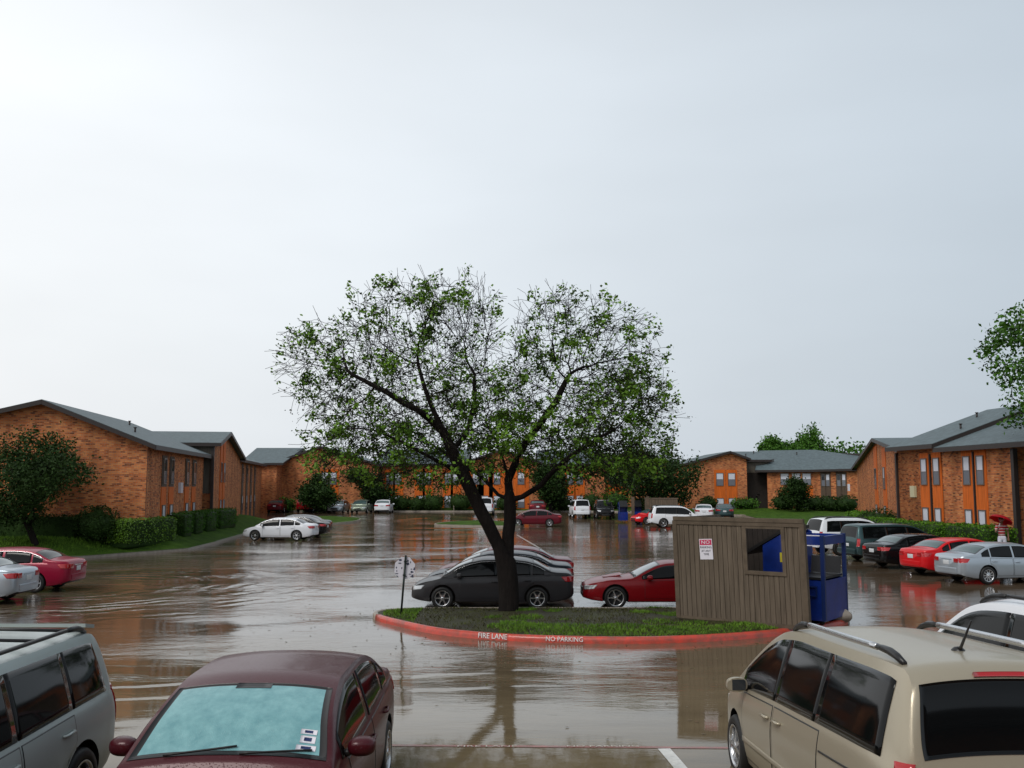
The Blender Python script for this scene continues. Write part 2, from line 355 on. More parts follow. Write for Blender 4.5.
def in_poly(x, y, P_):
    c = False; n = len(P_)
    for i in range(n):
        x0, y0 = P_[i]; x1, y1 = P_[(i+1)%n]
        if (y0 > y) != (y1 > y) and x < (x1-x0)*(y-y0)/(y1-y0)+x0: c = not c
    return c
def dist_poly(x, y, P_):
    d = 1e9; n = len(P_)
    for i in range(n):
        a = Vector(P_[i]); b_ = Vector(P_[(i+1)%n]); p = Vector((x, y)); ab = b_-a
        t = max(0, min(1, (p-a).dot(ab)/max(1e-9, ab.length_squared))); d = min(d, (p-(a+ab*t)).length)
    return d
def lawn(name, P_, m, step, rise, rdist, base=.14, kerb=None, kmat=None, kw=.16, kh=.15, label=None, zmax=None, bumpy=.03):
    pts = [Vector(p) for p in P_]; nb = len(pts)
    xs = [p[0] for p in P_]; ys_ = [p[1] for p in P_]
    r_ = random.Random(len(name)+nb)
    x = min(xs)
    while x < max(xs):
        y = min(ys_)
        while y < max(ys_):
            q = (x+r_.uniform(-.3, .3)*step, y+r_.uniform(-.3, .3)*step)
            if in_poly(*q, P_) and dist_poly(*q, P_) > step*.45: pts.append(Vector(q))
            y += step
        x += step
    V, E, F, *_ = delaunay_2d_cdt(pts, [], [list(range(nb))], 1, 1e-5)
    hs = lambda a, b_: zlot(a, b_)+base+rise*sstep(0, rdist, dist_poly(a, b_, P_)) + (bumpy*math.sin(a*2.1+b_)*math.cos(b_*1.7) if dist_poly(a, b_, P_) > .2 else 0)
    o = pydata(name, [(v.x, v.y, hs(v.x, v.y)) for v in V], [tuple(f) for f in F], m, smooth=True)
    tag(o, kind='structure')
    return o, hs
def kerb(name, path, m, w_=.16, h=.15, closed=False, label=None, seg=.5):
    P2 = []
    n = len(path)
    for i in range(n if closed else n-1):
        a = Vector(path[i]); b_ = Vector(path[(i+1)%n]); k = max(1, int((b_-a).length/seg))
        for j in range(k): P2.append(a.lerp(b_, j/k))
    if not closed: P2.append(Vector(path[-1]))
    bm = bmesh.new(); rings = []; m_ = len(P2)
    prof = [(0, -.12), (0, .55*h), (.03, h), (w_-.03, h+.004), (w_, h-.02), (w_, -.12)]
    for i, p in enumerate(P2):
        a = P2[(i-1)%m_] if closed or i else p; b_ = P2[(i+1)%m_] if closed or i < m_-1 else p
        d = (b_-a).normalized(); nn = Vector((-d.y, d.x))
        z0 = zlot(p.x, p.y)
        rings.append([bm.verts.new((p.x+nn.x*s, p.y+nn.y*s, z0+z)) for s, z in prof])
    for i in range(m_ if closed else m_-1):
        A, B = rings[i], rings[(i+1)%m_]
        for k in range(len(prof)-1): bm.faces.new((A[k], A[k+1], B[k+1], B[k])).smooth = True
    if not closed: bm.faces.new(rings[0]); bm.faces.new(rings[-1][::-1])
    return tag(obj(name, bm, m, sharp=None), kind='structure')
def crom(pts, k=8, closed=True):
    out_ = []; n = len(pts)
    for i in range(n if closed else n-1):
        p = [Vector(pts[(i+j-1)%n] if closed else pts[max(0, min(n-1, i+j-1))]) for j in range(4)]
        for s in range(k):
            t = s/k
            out_.append(.5*((2*p[1])+(p[2]-p[0])*t+(2*p[0]-5*p[1]+4*p[2]-p[3])*t*t+(3*p[1]-p[0]-3*p[2]+p[3])*t**3))
    if not closed: out_.append(Vector(pts[-1]))
    return [tuple(v) for v in out_]
# island (counter-clockwise so that the kerb's inner side is to the left)
ipx = [(375, 620), (400, 627), (440, 635), (500, 640.5), (560, 643), (640, 644), (720, 641), (780, 636), (822, 630), (848, 624)]
isl = [tuple(G(x, y).xy) for x, y in ipx]
back = [(isl[-1][0]+.25, isl[-1][1]+1.0), (isl[-1][0]-.2, 27.3), (7.5, 27.9), (3, 27.9), (-1, 27.9), (-3.0, 27.75), (-3.75, 27.2)]
ISL = crom(isl+back, 6)
ISLI = []
island, HIS = lawn('island_turf', crom([( (Vector(p)+ (Vector((2.5, 25.5))-Vector(p)).normalized()*.1)[:]) for p in isl+back], 6), M_MUD, .45, .05, .8, base=.125)
fr = crom(isl+back, 6)[:len(isl)*6-5]; bk = crom(isl+back, 6)[len(isl)*6-6:]+[fr[0]]
kerb('red_kerb', fr, M_RED, .17, .145)
kerb('rear_kerb', bk, M_CONC, .15, .14)
LL = [(-70, 43.5), (-25, 45.3), (-21.2, 47.6), (-17.9, 53.6), (-18.3, 60), (-19.3, 70), (-19.9, 78), (-21.5, 84), (-23, 92), (-34, 95), (-34, 112.5), (-70, 113)]
lawn_l, HL = lawn('left_lawn', LL, M_GRASS, 1.3, .78, 2.6)
kerb('left_kerb', LL[1:9], M_CONC)
PEN = crom([(-19.5, 87.5), (-16.4, 88), (-14.6, 92), (-15.6, 96.5), (-20, 97.5), (-22.5, 95)], 5)
lawn('peninsula_lawn', PEN, M_GRASS, 1.6, .2, 2); kerb('peninsula_kerb', PEN, M_CONC, closed=True)
PE2 = crom([(-6.8, 86), (-1, 83), (1.0, 85), (0, 90), (-5, 91)], 5)
lawn('centre_island_lawn', PE2, M_GRASS, 1.6, .15, 2); kerb('centre_island_kerb', PE2, M_CONC, closed=True)
FL = [(-34, 112.8), (-16, 112.8), (8, 112.6), (16, 110), (16.4, 103), (24, 101), (23.6, 82), (21.2, 62), (21.2, 14), (70, 14), (70, 160), (-34, 160)]
lawn_f, HF = lawn('far_lawn', FL, M_GRASS, 2.5, .36, 4)
kerb('far_kerb', FL[:9], M_CONC)
def zg(x, y):
    if in_poly(x, y, LL): return HL(x, y)
    if in_poly(x, y, FL): return HF(x, y)
    return zlot(x, y)
# painted lines: the thin red fire lane and white stall lines
def strip(name, path, w_, m, dz=.004, seg=1.0, parent=None):
    P2 = []
    for i in range(len(path)-1):
        a = Vector(path[i]); b_ = Vector(path[i+1]); k = max(1, int((b_-a).length/seg)); P2 += [a.lerp(b_, j/k) for j in range(k)]
    P2.append(Vector(path[-1])); V = []; F = []
    for i, p in enumerate(P2):
        d = (P2[min(i+1, len(P2)-1)]-P2[max(i-1, 0)]).normalized(); nn = Vector((-d.y, d.x))
        for s in (-1, 1): q = p+nn*s*w_/2; V.append((q.x, q.y, zlot(q.x, q.y)+dz))
    for i in range(len(P2)-1): F.append((2*i, 2*i+2, 2*i+3, 2*i+1))
    o = pydata(name, V, F, m, parent); 
    if not parent: tag(o, kind='structure')
    return o
a, b_ = G(385, 745.5), G(712, 748)
a = a + (a-b_)*1.2; b_ = b_ + (b_-a)*.9
strip('fire_lane_stripe', [a.xy, b_.xy], .09, M_REDL, .004, .5)
for px, txt in ((487, 'FIRE LANE'), (603, 'NO PARKING')):
    g = G(px, 746.8); g.z += .009
    tag(text_mesh('stripe_lettering', txt, .085, Matrix.Translation(g), M_FADED, None, .0005, 1.9 if px < 500 else 1.7), kind='structure')
g0 = G(664, 749)
for k in range(3):
    p0 = g0.xy+Vector((k*2.75, 0)); strip('stall_line', [p0, p0+Vector((.30, -5.0))], .15, M_LINE, .006, .5)
for k in range(8):
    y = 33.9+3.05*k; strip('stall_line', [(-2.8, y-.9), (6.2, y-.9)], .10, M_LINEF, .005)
for k in range(7):
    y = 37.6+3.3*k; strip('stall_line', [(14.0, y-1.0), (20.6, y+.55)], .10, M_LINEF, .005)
for k in range(5):
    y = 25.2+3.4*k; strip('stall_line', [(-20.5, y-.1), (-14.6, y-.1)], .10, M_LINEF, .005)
strip('stall_line', [G(517, 535).xy, G(546, 552).xy], .14, M_LINE, .006)
strip('stall_line', [(-.5, 57), (9, 57)], .12, M_LINEF, .005); strip('stall_line', [(-.5, 61), (9, 61)], .12, M_LINEF, .005)
# kerb lettering FIRE LANE / NO PARKING on the red kerb's face
def kerb_text(px0, px1, py, txt, size, sx, tilt=62):
    g = G(px0, py); h_ = G(px1, py)
    def at(px):   # kerb front line under pixel column
        best = None
        for i in range(len(fr)-1):
            A = Vector(fr[i]); B = Vector(fr[i+1]); r_ = ray(px, py)
            s = r_.x/r_.y; den = (B.x-A.x)-s*(B.y-A.y)
            if abs(den) < 1e-9: continue
            t = (s*A.y-A.x)/den
            if 0 <= t <= 1: best = A.lerp(B, t); break
        return best
    A, B = at(px0), at(px1); d = (B-A); ang = math.atan2(d.y, d.x); c = (A+B)/2; nn = Vector((d.y, -d.x)).normalized()
    c = c+nn*.022
    M = Matrix.Translation((c.x, c.y, .085)) @ Matrix.Rotation(ang, 4, 'Z') @ Matrix.Rotation(R(84), 4, 'X')
    return tag(text_mesh('kerb_lettering', txt, size, M, M_WHITE, None, .004, sx), kind='structure')
kerb_text(476, 510, 637, 'FIRE LANE', .17, .98)
kerb_text(547, 582, 640, 'NO PARKING', .15, .95)

# ---------------------------------------------------------------- cars
def pchip(pts):
    xs = [p[0] for p in pts]; ys = [p[1] for p in pts]; n = len(xs)
    h = [xs[i+1]-xs[i] for i in range(n-1)]; d = [(ys[i+1]-ys[i])/h[i] for i in range(n-1)]; m = [d[0]]+[0]*(n-2)+[d[-1]]
    for i in range(1, n-1):
        if d[i-1]*d[i] > 0:
            w1 = 2*h[i]+h[i-1]; w2 = h[i]+2*h[i-1]; m[i] = (w1+w2)/(w1/d[i-1]+w2/d[i])
    def f(x):
        if x <= xs[0]: return ys[0]
        if x >= xs[-1]: return ys[-1]
        lo = 0
        while x > xs[lo+1]: lo += 1
        t = (x-xs[lo])/h[lo]; a, b = ys[lo], ys[lo+1]
        return (2*t**3-3*t**2+1)*a+(t**3-2*t**2+t)*h[lo]*m[lo]+(-2*t**3+3*t**2)*b+(t**3-t**2)*h[lo]*m[lo+1]
    return f
class Car:
    def __init__(s, T, B, W, L, Z=None, k=.42, rw=.33, fx=None, rx=None, cowl=None, roof_f=None, roof_r=None, deck=None, track=None, crown=.05, bulge=.05):
        s.Tp, s.W0, s.L = T, W/2, L
        s.T = pchip(T); s.B = pchip(B); h = L/2
        s.Z = pchip(Z or [(-h, .36), (-h+.25, .26), (-h+.8, .2), (h-.8, .2), (h-.3, .24), (h, .3)])
        s.Wf = pchip([(-h, .70), (-h+.06, .84), (-h+.25, .94), (-h+.8, .985), (-.3, 1), (h-1.2, .985), (h-.5, .93), (h-.16, .80), (h-.04, .66), (h, .56)])
        s.k, s.rw, s.fx, s.rx, s.cowl, s.rf, s.rr, s.deck, s.crown, s.bulge = k, rw, fx, rx, cowl, roof_f, roof_r, deck, crown, bulge
        s.track = track or s.W0-.11
    def parts(s, x):
        W = s.Wf(x)*s.W0; T = s.T(x); B = min(s.B(x), T-.03); Z = s.Z(x)
        g = max(0, T-B); c = s.crown*min(1, W/s.W0)
        if g < .16: c = min(c, g*.75)
        yb = W-.055; E = T-c                      # E: roof-edge height
        ye = yb-s.k*max(0, E-B)
        return W, T, B, Z, c, yb, E, ye
    def low(s, x, z):
        W, T, B, Z, c, yb, E, ye = s.parts(x); q = (z-Z)/max(.05, B-Z)
        q = max(0, min(1, q))
        return W-s.bulge*max(0, (.42-q)/.42)**2*1.3-.045*max(0, (q-.62)/.38)**2
    def side(s, x, z):
        W, T, B, Z, c, yb, E, ye = s.parts(x)
        if z <= B: return s.low(x, z)
        t = (z-B); return yb - s.k*t - .012*math.sin(math.pi*min(1, t/max(.05, E-B)))*-1
    def top(s, x, v):
        W, T, B, Z, c, yb, E, ye = s.parts(x); a = min(1, abs(v))
        return Vector((x, v*ye, T-c*a**2.4))
    def ring(s, x):
        W, T, B, Z, c, yb, E, ye = s.parts(x); pts = []
        pts += [(0, Z), (.55*W, Z), (W-.10, Z)]
        for q in (.04, .12, .22, .34, .48, .62, .74, .84, .93, 1.0):
            z = Z+(B-Z)*q; pts.append((s.low(x, z), z))
        for t in (.06, .25, .5, .75, .93):
            z = B+(E-B)*t; pts.append((s.side(x, z) if E-B > .02 else yb-(yb-ye)*t, z))
        for v in (.985, .93, .85, .72, .56, .38, .2, 0):
            p = s.top(x, v); pts.append((p.y, p.z))
        return pts
    def stations(s, n=78):
        # arc length along the top profile
        xs = [-s.L/2+s.L*i/1200 for i in range(1201)]; acc = [0]
        for i in range(1200): acc.append(acc[-1]+math.hypot(xs[i+1]-xs[i], s.T(xs[i+1])-s.T(xs[i])))
        out_ = []; j = 0
        for i in range(n+1):
            a = acc[-1]*i/n
            while j < 1199 and acc[j+1] < a: j += 1
            out_.append(xs[j])
        out_[0] = -s.L/2; out_[-1] = s.L/2
        for e in (.015, .04, .08, .14): out_ += [-s.L/2+e, s.L/2-e]
        out_ = sorted(set(round(v, 4) for v in out_)); r = [out_[0]]
        for v in out_[1:]:
            if v-r[-1] > .006: r.append(v)
        return r
    def body(s, n=78):
        V = []; F = []; st = s.stations(n); prev = None
        for x in st:
            h = s.ring(x); full = h+[(-y, z) for y, z in h[-2:0:-1]]
            V += [(x, y, z) for y, z in full]
        m = len(full)
        for i in range(len(st)-1):
            for j in range(m): F.append((i*m+j, (i+1)*m+j, (i+1)*m+(j+1)%m, i*m+(j+1)%m))
        F.append(tuple(range(m))[::1]); F.append(tuple((len(st)-1)*m+j for j in range(m))[::-1])
        me = bpy.data.meshes.new('b'); me.from_pydata(V, [], F); bm = bmesh.new(); bm.from_mesh(me)
        bmesh.ops.recalc_face_normals(bm, faces=bm.faces); bm.to_mesh(me); bm.free()
        o = bpy.data.objects.new('tmp', me); COL.objects.link(o); cut = []
        for wx in (s.fx, s.rx):
            for sg in (-1, 1):
                bm = bmesh.new(); r = s.rw+.055
                lathe(bm, [(0.001, s.W0+.2), (r, s.W0+.2), (r, s.W0-.30), (0.001, s.W0-.30)] if sg > 0 else [(0.001, -s.W0+.30), (r, -s.W0+.30), (r, -s.W0-.2), (0.001, -s.W0-.2)], 40, 'y', (wx, 0, s.rw+.01))
                bmesh.ops.remove_doubles(bm, verts=bm.verts, dist=.003); bmesh.ops.recalc_face_normals(bm, faces=bm.faces)
                cm = bpy.data.meshes.new('c'); bm.to_mesh(cm); bm.free(); co = bpy.data.objects.new('cut', cm); COL.objects.link(co); cut.append(co)
                md = o.modifiers.new('b', 'BOOLEAN'); md.operation = 'DIFFERENCE'; md.object = co; md.solver = 'EXACT'
        dg = bpy.context.evaluated_depsgraph_get(); dg.update()
        me2 = bpy.data.meshes.new_from_object(o.evaluated_get(dg))
        for c in cut+[o]: bpy.data.objects.remove(c)
        me2.materials.clear()
        for p in me2.polygons:
            c = p.center; dk = 0
            for wx in (s.fx, s.rx):
                if math.hypot(c.x-wx, c.z-s.rw-.01) < s.rw+.058 and abs(c.y) < s.W0+.1: dk = 1
            if c.z < s.Z(c.x)+.015: dk = 1
            p.material_index = dk; p.use_smooth = True
        me2.set_sharp_from_angle(angle=R(38))
        return me2
    # patches lying on the skin
    def patch(s, name, fn, nu, nv, off, m, parent, rim=None, thick=True, smooth=True):
        """fn(u,v)->Vector on the +y or top surface; writes an offset shell"""
        pts = [[fn(i/nu, j/nv) for j in range(nv+1)] for i in range(nu+1)]; V = []; F = []; mi = []
        def nrm(i, j):
            a = pts[min(nu, i+1)][j]-pts[max(0, i-1)][j]; b_ = pts[i][min(nv, j+1)]-pts[i][max(0, j-1)]; n_ = a.cross(b_)
            return n_.normalized() if n_.length > 1e-9 else Vector((0, 0, 0))
        N_ = [[nrm(i, j) for j in range(nv+1)] for i in range(nu+1)]
        c = pts[nu//2][nv//2]; ref = N_[nu//2][nv//2]; cc = Vector((0, 0, .6)) if abs(c.x) < s.L/2-.5 else Vector((c.x*.8, 0, .6))
        sg = 1 if ref.dot(c-cc) > 0 else -1
        for d in (off, -.004):
            for i in range(nu+1):
                for j in range(nv+1): V.append(pts[i][j]+N_[i][j]*sg*d)
        K = (nu+1)*(nv+1); I = lambda i, j: i*(nv+1)+j
        for i in range(nu):
            for j in range(nv):
                q = (I(i, j), I(i+1, j), I(i+1, j+1), I(i, j+1)); F.append(q if sg > 0 else q[::-1])
                mi.append(1 if rim and (i in (0, nu-1) or j in (0, nv-1)) else 0)
        loop = [I(i, 0) for i in range(nu+1)]+[I(nu, j) for j in range(1, nv+1)]+[I(i, nv) for i in range(nu-1, -1, -1)]+[I(0, j) for j in range(nv-1, 0, -1)]
        for a, b_ in zip(loop, loop[1:]+loop[:1]): F.append((a, b_, b_+K, a+K)); mi.append(1 if rim else 0)
        me = bpy.data.meshes.new(name); me.from_pydata(V, [], F)
        for p, k in zip(me.polygons, mi): p.material_index = k; p.use_smooth = smooth
        bm = bmesh.new(); bm.from_mesh(me); bmesh.ops.remove_doubles(bm, verts=bm.verts, dist=1e-5); bm.to_mesh(me); bm.free()
        return link(name, me, parent, [m]+([rim] if rim else []))
    def mir(s, fn, sg): return lambda u, v: Vector((fn(u, v).x, fn(u, v).y*sg, fn(u, v).z))
    def arclist(s, xa, xb, n):
        xs = [xa+(xb-xa)*i/400 for i in range(401)]; acc = [0]
        for i in range(400): acc.append(acc[-1]+math.hypot(xs[i+1]-xs[i], s.T(xs[i+1])-s.T(xs[i])))
        def f(u):
            a = u*acc[-1]; j = 0
            while j < 399 and acc[j+1] < a: j += 1
            t = (a-acc[j])/max(1e-9, acc[j+1]-acc[j]); return xs[j]+(xs[j+1]-xs[j])*min(1, max(0, t))
        return f
    def screen(s, name, xa, xb, inset, m, parent, rim=None):
        f = s.arclist(xa, xb, 0)
        def fn(u, v):
            x = f(u); W, T, B, Z, c, yb, E, ye = s.parts(x); q = (ye-inset)/ye; return s.top(x, (2*v-1)*q)
        return s.patch(name, fn, 18, 26, .005, m, parent, rim)
    def window(s, xa, xb, sg, m, parent, lo=.025, up=.05, sla=0, slb=0):
        def fn(u, v):
            x = xa+(xb-xa)*u; W, T, B, Z, c, yb, E, ye = s.parts(x); z0 = B+lo; z1 = max(z0+.003, E-up)
            xx = x+(sla*(1-u)+slb*u)*v; z = z0+(z1-z0)*v
            W, T, B, Z, c, yb, E, ye = s.parts(xx); z = min(z, max(B+lo*.5, E-up))
            return Vector((xx, s.side(xx, z)*sg, z))
        return s.patch('side_window', fn, 14, 8, .006, m, parent)
    def sidepatch(s, name, quad, sg, m, parent, off=.005, rim=None, nu=12, nv=8):
        (x0, z0), (x1, z1), (x2, z2), (x3, z3) = quad
        def fn(u, v):
            x = (x0*(1-u)+x1*u)*(1-v)+(x3*(1-u)+x2*u)*v; z = (z0*(1-u)+z1*u)*(1-v)+(z3*(1-u)+z2*u)*v
            return Vector((x, s.side(x, z)*sg, z))
        return s.patch(name, fn, nu, nv, off, m, parent, rim)
    def door(s, xa, xb, sg, m, parent, handle=True, hm=None, hx=None, low_=None, rail=False):
        def fn(u, v):
            x = xa+(xb-xa)*u; B = min(s.B(x), s.T(x)-.03); zl = s.Z(x)+(low_ or .10); z = zl+(B-.012-zl)*v
            for wx in (s.fx, s.rx):       # the rear edge follows the wheel arch
                rr = s.rw+.085; dz = z-s.rw-.01
                if abs(dz) < rr:
                    e = math.sqrt(rr*rr-dz*dz)
                    if wx < (xa+xb)/2: lim = wx+e; x = max(x, lim+(x-xa)*.0)if x < lim else x
                    else: x = min(x, wx-e)
            return Vector((x, s.low(x, z)*sg, z))
        # rim cells of fixed 9 mm width
        def warp(n, w_):
            return [0, w_]+[w_+(1-2*w_)*i/(n-2) for i in range(1, n-2)]+[1-w_, 1]
        nu, nv = 18, 14; wu = .010/(xb-xa); wv = .010/.6; U = warp(nu, wu); Vv = warp(nv, wv)
        d = s.patch('door', lambda u, v: fn(U[min(nu, round(u*nu))] if len(U) > round(u*nu) else 1, Vv[min(nv, round(v*nv))] if len(Vv) > round(v*nv) else 1), nu, nv, .0035, m, parent, rim=M_TRIM)
        if handle:
            hx = hx if hx is not None else xa+.14; z = s.B(hx)-.13; y = s.low(hx, z)
            bm = bmesh.new(); tube(bm, [(hx-.10, (y+.006)*sg, z), (hx-.08, (y+.032)*sg, z), (hx+.07, (y+.036)*sg, z-.004), (hx+.10, (y+.006)*sg, z-.006)], [.012, .016, .015, .011], 8)
            obj('handle', bm, hm or m, d, smooth=True)
        return d
def wheel(parent, x, y, r, w_, spokes=6, rimr=.66, kind='alloy', sg=1, tw=.075):
    t = r-.0
    bm = bmesh.new(); h = w_/2
    lathe(bm, [(r*rimr, -h*.8), (r*rimr+.03, -h), (r-.025, -h*.96), (r-.004, -h*.7), (r, -h*.3), (r, h*.3), (r-.004, h*.7), (r-.025, h*.96), (r*rimr+.03, h), (r*rimr, h*.8)], 36, 'y')
    wh = obj('wheel', bm, M_RUBBER, parent, smooth=True); wh.location = (x, y, r)
    bm = bmesh.new(); R_ = r*rimr; f = sg*h
    lathe(bm, [(R_+.008, f*.98), (R_-.008, f*1.0), (R_-.018, f*.75), (R_-.022, f*.2)], 36, 'y')
    for i in range(spokes):
        a = i*2*math.pi/spokes
        M = Matrix.Rotation(a, 4, 'Y')
        pr = [(.03, -tw*.75), (R_*.55, -tw*.5), (R_-.012, -tw*.62), (R_-.012, tw*.62), (R_*.55, tw*.5), (.03, tw*.75)] if kind == 'alloy' else [(.03, -tw*.9), (R_-.012, -tw*1.15), (R_-.012, tw*1.15), (.03, tw*.9)]
        prism(bm, [M @ Vector((q[0], f*(.9 if q[0] < .1 else .82 if q[0] < R_*.7 else .86), q[1]*.5)) for q in pr], (0, -sg*.03, 0))
    lathe(bm, [(.001, f*.98), (.035, f*.97), (.045, f*.88), (.05, f*.6)], 20, 'y')
    obj('rim', bm, M_RIM, wh, smooth=False)
    bm = bmesh.new(); lathe(bm, [(.001, f*.35), (R_-.02, f*.35), (R_-.02, f*.2)], 30, 'y'); obj('brake_disc', bm, M_RIMD, wh)
    return wh
def mirror_part(s, x, z, sg, m, parent, big=1.0, gl=True):
    y = s.side(x, z); bm = bmesh.new()
    bmesh.ops.create_uvsphere(bm, u_segments=20, v_segments=12, radius=1)
    for v in bm.verts:
        p = v.co; p.x = math.copysign(abs(p.x)**.75, p.x) if p.x else 0; p.z = math.copysign(abs(p.z)**.8, p.z); p.y = math.copysign(abs(p.y)**.8, p.y)
        if p.x < -.35: p.x = -.35
        v.co = Vector((p.x*.10*big, p.y*.115*big, p.z*.075*big))
        v.co += Vector((0, (y+.125*big)*sg, 0)); v.co.x += x - .03 - abs(v.co.y-y*sg)*.12; v.co.z += z+.06
    o = obj('wing_mirror', bm, m, parent, smooth=True, sharp=50)
    bm = bmesh.new(); tube(bm, [(x, (y-.03)*sg, z+.005), (x-.02, (y+.06)*sg, z+.03)], [.035, .028], 8); obj('mirror_arm', bm, M_TRIM, o, smooth=True)
    if gl:
        bm = bmesh.new(); xx = x-.03-.036*big-.018
        prism(bm, [(xx, (y+.125*big)*sg+a*.085*big, z+.06+b_*.055*big) for a, b_ in ((-1, -.8), (-.8, -1), (.8, -1), (1, -.7), (1, .7), (.8, 1), (-.8, 1), (-1, .8))], (-.003, 0, 0)); obj('mirror_glass', bm, M_GLASSW, o)
    return o
def capbox(name, x, y0, y1, z0, z1, m, parent, t=.02, bev=.006, extra=None):
    bm = bmesh.new(); box(bm, x-t, x+t, y0, y1, z0, z1, bev=bev); return obj(name, bm, m, parent, smooth=True, sharp=40)

def build_car(name, c, kind, pm, glass=M_GLASS, wglass=M_GLASS, rglass=M_GLASS, spokes=6, wkind='alloy', doors=2, trim=None, wins=None, rails=None, rimr=.66, detail=True, handle_m=None, sla=None, dset=None, tail='wrap', extra_dark_low=False):
    root = empty(name, (0, 0, 0)); h = c.L/2
    me = c.body(); b = link('body', me, root, [pm, M_TRIM])
    # glazing
    c.screen('windshield', c.rf, c.cowl, .045 if kind != 'van' else .05, wglass, root, M_TRIM)
    c.screen('rear_window', c.deck, c.rr, .07 if kind == 'sedan' else .06, rglass, root, M_TRIM if kind == 'sedan' else None)
    for sg in (-1, 1):
        if kind != 'sedan':
            bnd = c.window(wins[0][0]+.04, wins[-1][1]-.06, sg, M_TRIM, root, lo=.035, up=.085, sla=.08); bnd.name = 'pillar_cover'
            for v_ in bnd.data.vertices: v_.co.y -= .0012*sg
        for (xa, xb, sa, sb) in wins: c.window(xa, xb, sg, glass, root, up=.055 if kind == 'sedan' else .075, sla=sa, slb=sb)
        if trim:   # bright line along the top of the glass
            bm = bmesh.new(); P_ = []
            xa, xb = wins[0][0]-.06, wins[-1][1]
            for i in range(25):
                x = xa+(xb-xa)*i/24; W, T, B, Z, cc, yb, E, ye = c.parts(x); z = max(B+.02, E-.045); P_.append((x, (c.side(x, z)+.008)*sg, z))
            tube(bm, P_, .009, 5); obj('window_trim', bm, trim, root, smooth=True)
        for (xa, xb, hx) in dset: c.door(xa, xb, sg, pm, root, hx=hx, hm=handle_m)
        for wx in (c.fx, c.rx): wheel(root, wx, sg*c.track, c.rw, .21, spokes, rimr, wkind, sg)
        mirror_part(c, c.cowl-.42 if kind != 'van' else c.cowl-.55, c.B(c.cowl-.45)+.02, sg, pm, root)
        # lamps
        fz = c.T(h-.12)
        c.sidepatch('headlight', [(h-.30, fz-.13), (h-.03, fz-.17), (h-.03, fz-.06), (h-.40, fz-.015)], sg, M_HEAD, root, .008)
        if kind == 'sedan':
            tz = c.T(-h+.05); c.sidepatch('tail_light', [(-h+.02, tz-.24), (-h+.24, tz-.22), (-h+.36, tz-.09), (-h+.02, tz-.07)], sg, M_TAIL, root, .01)
        else:
            c.sidepatch('tail_light', [(-h+.02, .74), (-h+.10, .74), (-h+.17, 1.10), (-h+.06, 1.10)], sg, M_TAIL, root, .014, nu=8)
    # front and rear faces
    W = c.W0; tz = c.T(-h+.05); fz = c.T(h-.05)
    if kind == 'sedan':
        for sg in (-1, 1):
            capbox('tail_lamp_inner', -h-.004, sg*.46*W, sg*.70*W, tz-.235, tz-.085, M_TAIL, root, .012)
        capbox('boot_trim', -h-.004, -.32*W, .32*W, tz-.15, tz-.115, M_CHROME if trim else pm, root, .012)
        capbox('license_plate', -h-.008, -.16, .16, tz-.33, tz-.175, M_PLATE, root, .008)
        capbox('bumper', -h-.0, -.60*W, .60*W, .40, tz-.43, pm, root, .022, .02)
    else:
        capbox('license_plate', -h-.012, -.16, .16, .72, .86, M_PLATE, root, .008)
        capbox('bumper', -h-.03, -.74*W, .74*W, .38, .62, pm, root, .05, .03)
    capbox('grille', h+.002, -.40*W, .40*W, fz-.18, fz-.06, M_TRIM, root, .012)
    capbox('air_intake', h+.004, -.46*W, .46*W, .32, .44, M_TRIM, root, .012)
    if detail:
        x = c.cowl
        for sy in (-.55, .12):
            bm = bmesh.new(); P_ = []
            for i in range(9):
                y = (sy+.62*i/8)*W*.95; xx = x+.02-.05*math.sin(i/8*math.pi*.6)*0-.09*(i/8); p = c.top(xx, y/max(.1, c.parts(xx)[7])); P_.append((p.x, y, p.z+.022))
            tube(bm, P_, .009, 5); obj('wiper', bm, M_TRIM, root, smooth=True)
    if rails:
        for sg in (-1, 1): roof_rail(c, sg, root, rails)
    KIDS[root.name] = list(root.children)
    return root
def roof_rail(c, sg, root, spec):
    xa, xb, mid, ends, bars = spec; P_ = []; n = 22
    for i in range(n+1):
        x = xa+(xb-xa)*i/n; W, T, B, Z, cc, yb, E, ye = c.parts(x); u = i/n
        lift = .055*min(1, min(u, 1-u)/.10)**.6
        P_.append(Vector((x, (ye-.06)*sg, c.top(x, (ye-.06)/ye).z+.008+lift)))
    bm = bmesh.new(); k = 4
    tube(bm, P_[k:-k], .028 if ends is not mid else .02, 8); r_ = obj('roof_rail', bm, mid, root, smooth=True)
    for seg_, in ((P_[:k+1],), (P_[-k-1:],)):
        bm = bmesh.new(); rad = [.016+.016*math.sin(math.pi*min(1, (j+.6)/(len(seg_)))) for j in range(len(seg_))]
        tube(bm, seg_, rad, 8)
        for j in range(len(seg_)): pass
        obj('rail_foot', bm, ends, r_, smooth=True)
    if bars and sg > 0:
        for u in bars:
            x = xa+(xb-xa)*u; W, T, B, Z, cc, yb, E, ye = c.parts(x); z = c.top(x, .9).z+.07
            bm = bmesh.new(); tube(bm, [(x, -(ye-.06), z), (x, 0, z+.012), (x, ye-.06, z)], .016, 6); obj('cross_bar', bm, ends, root, smooth=True)

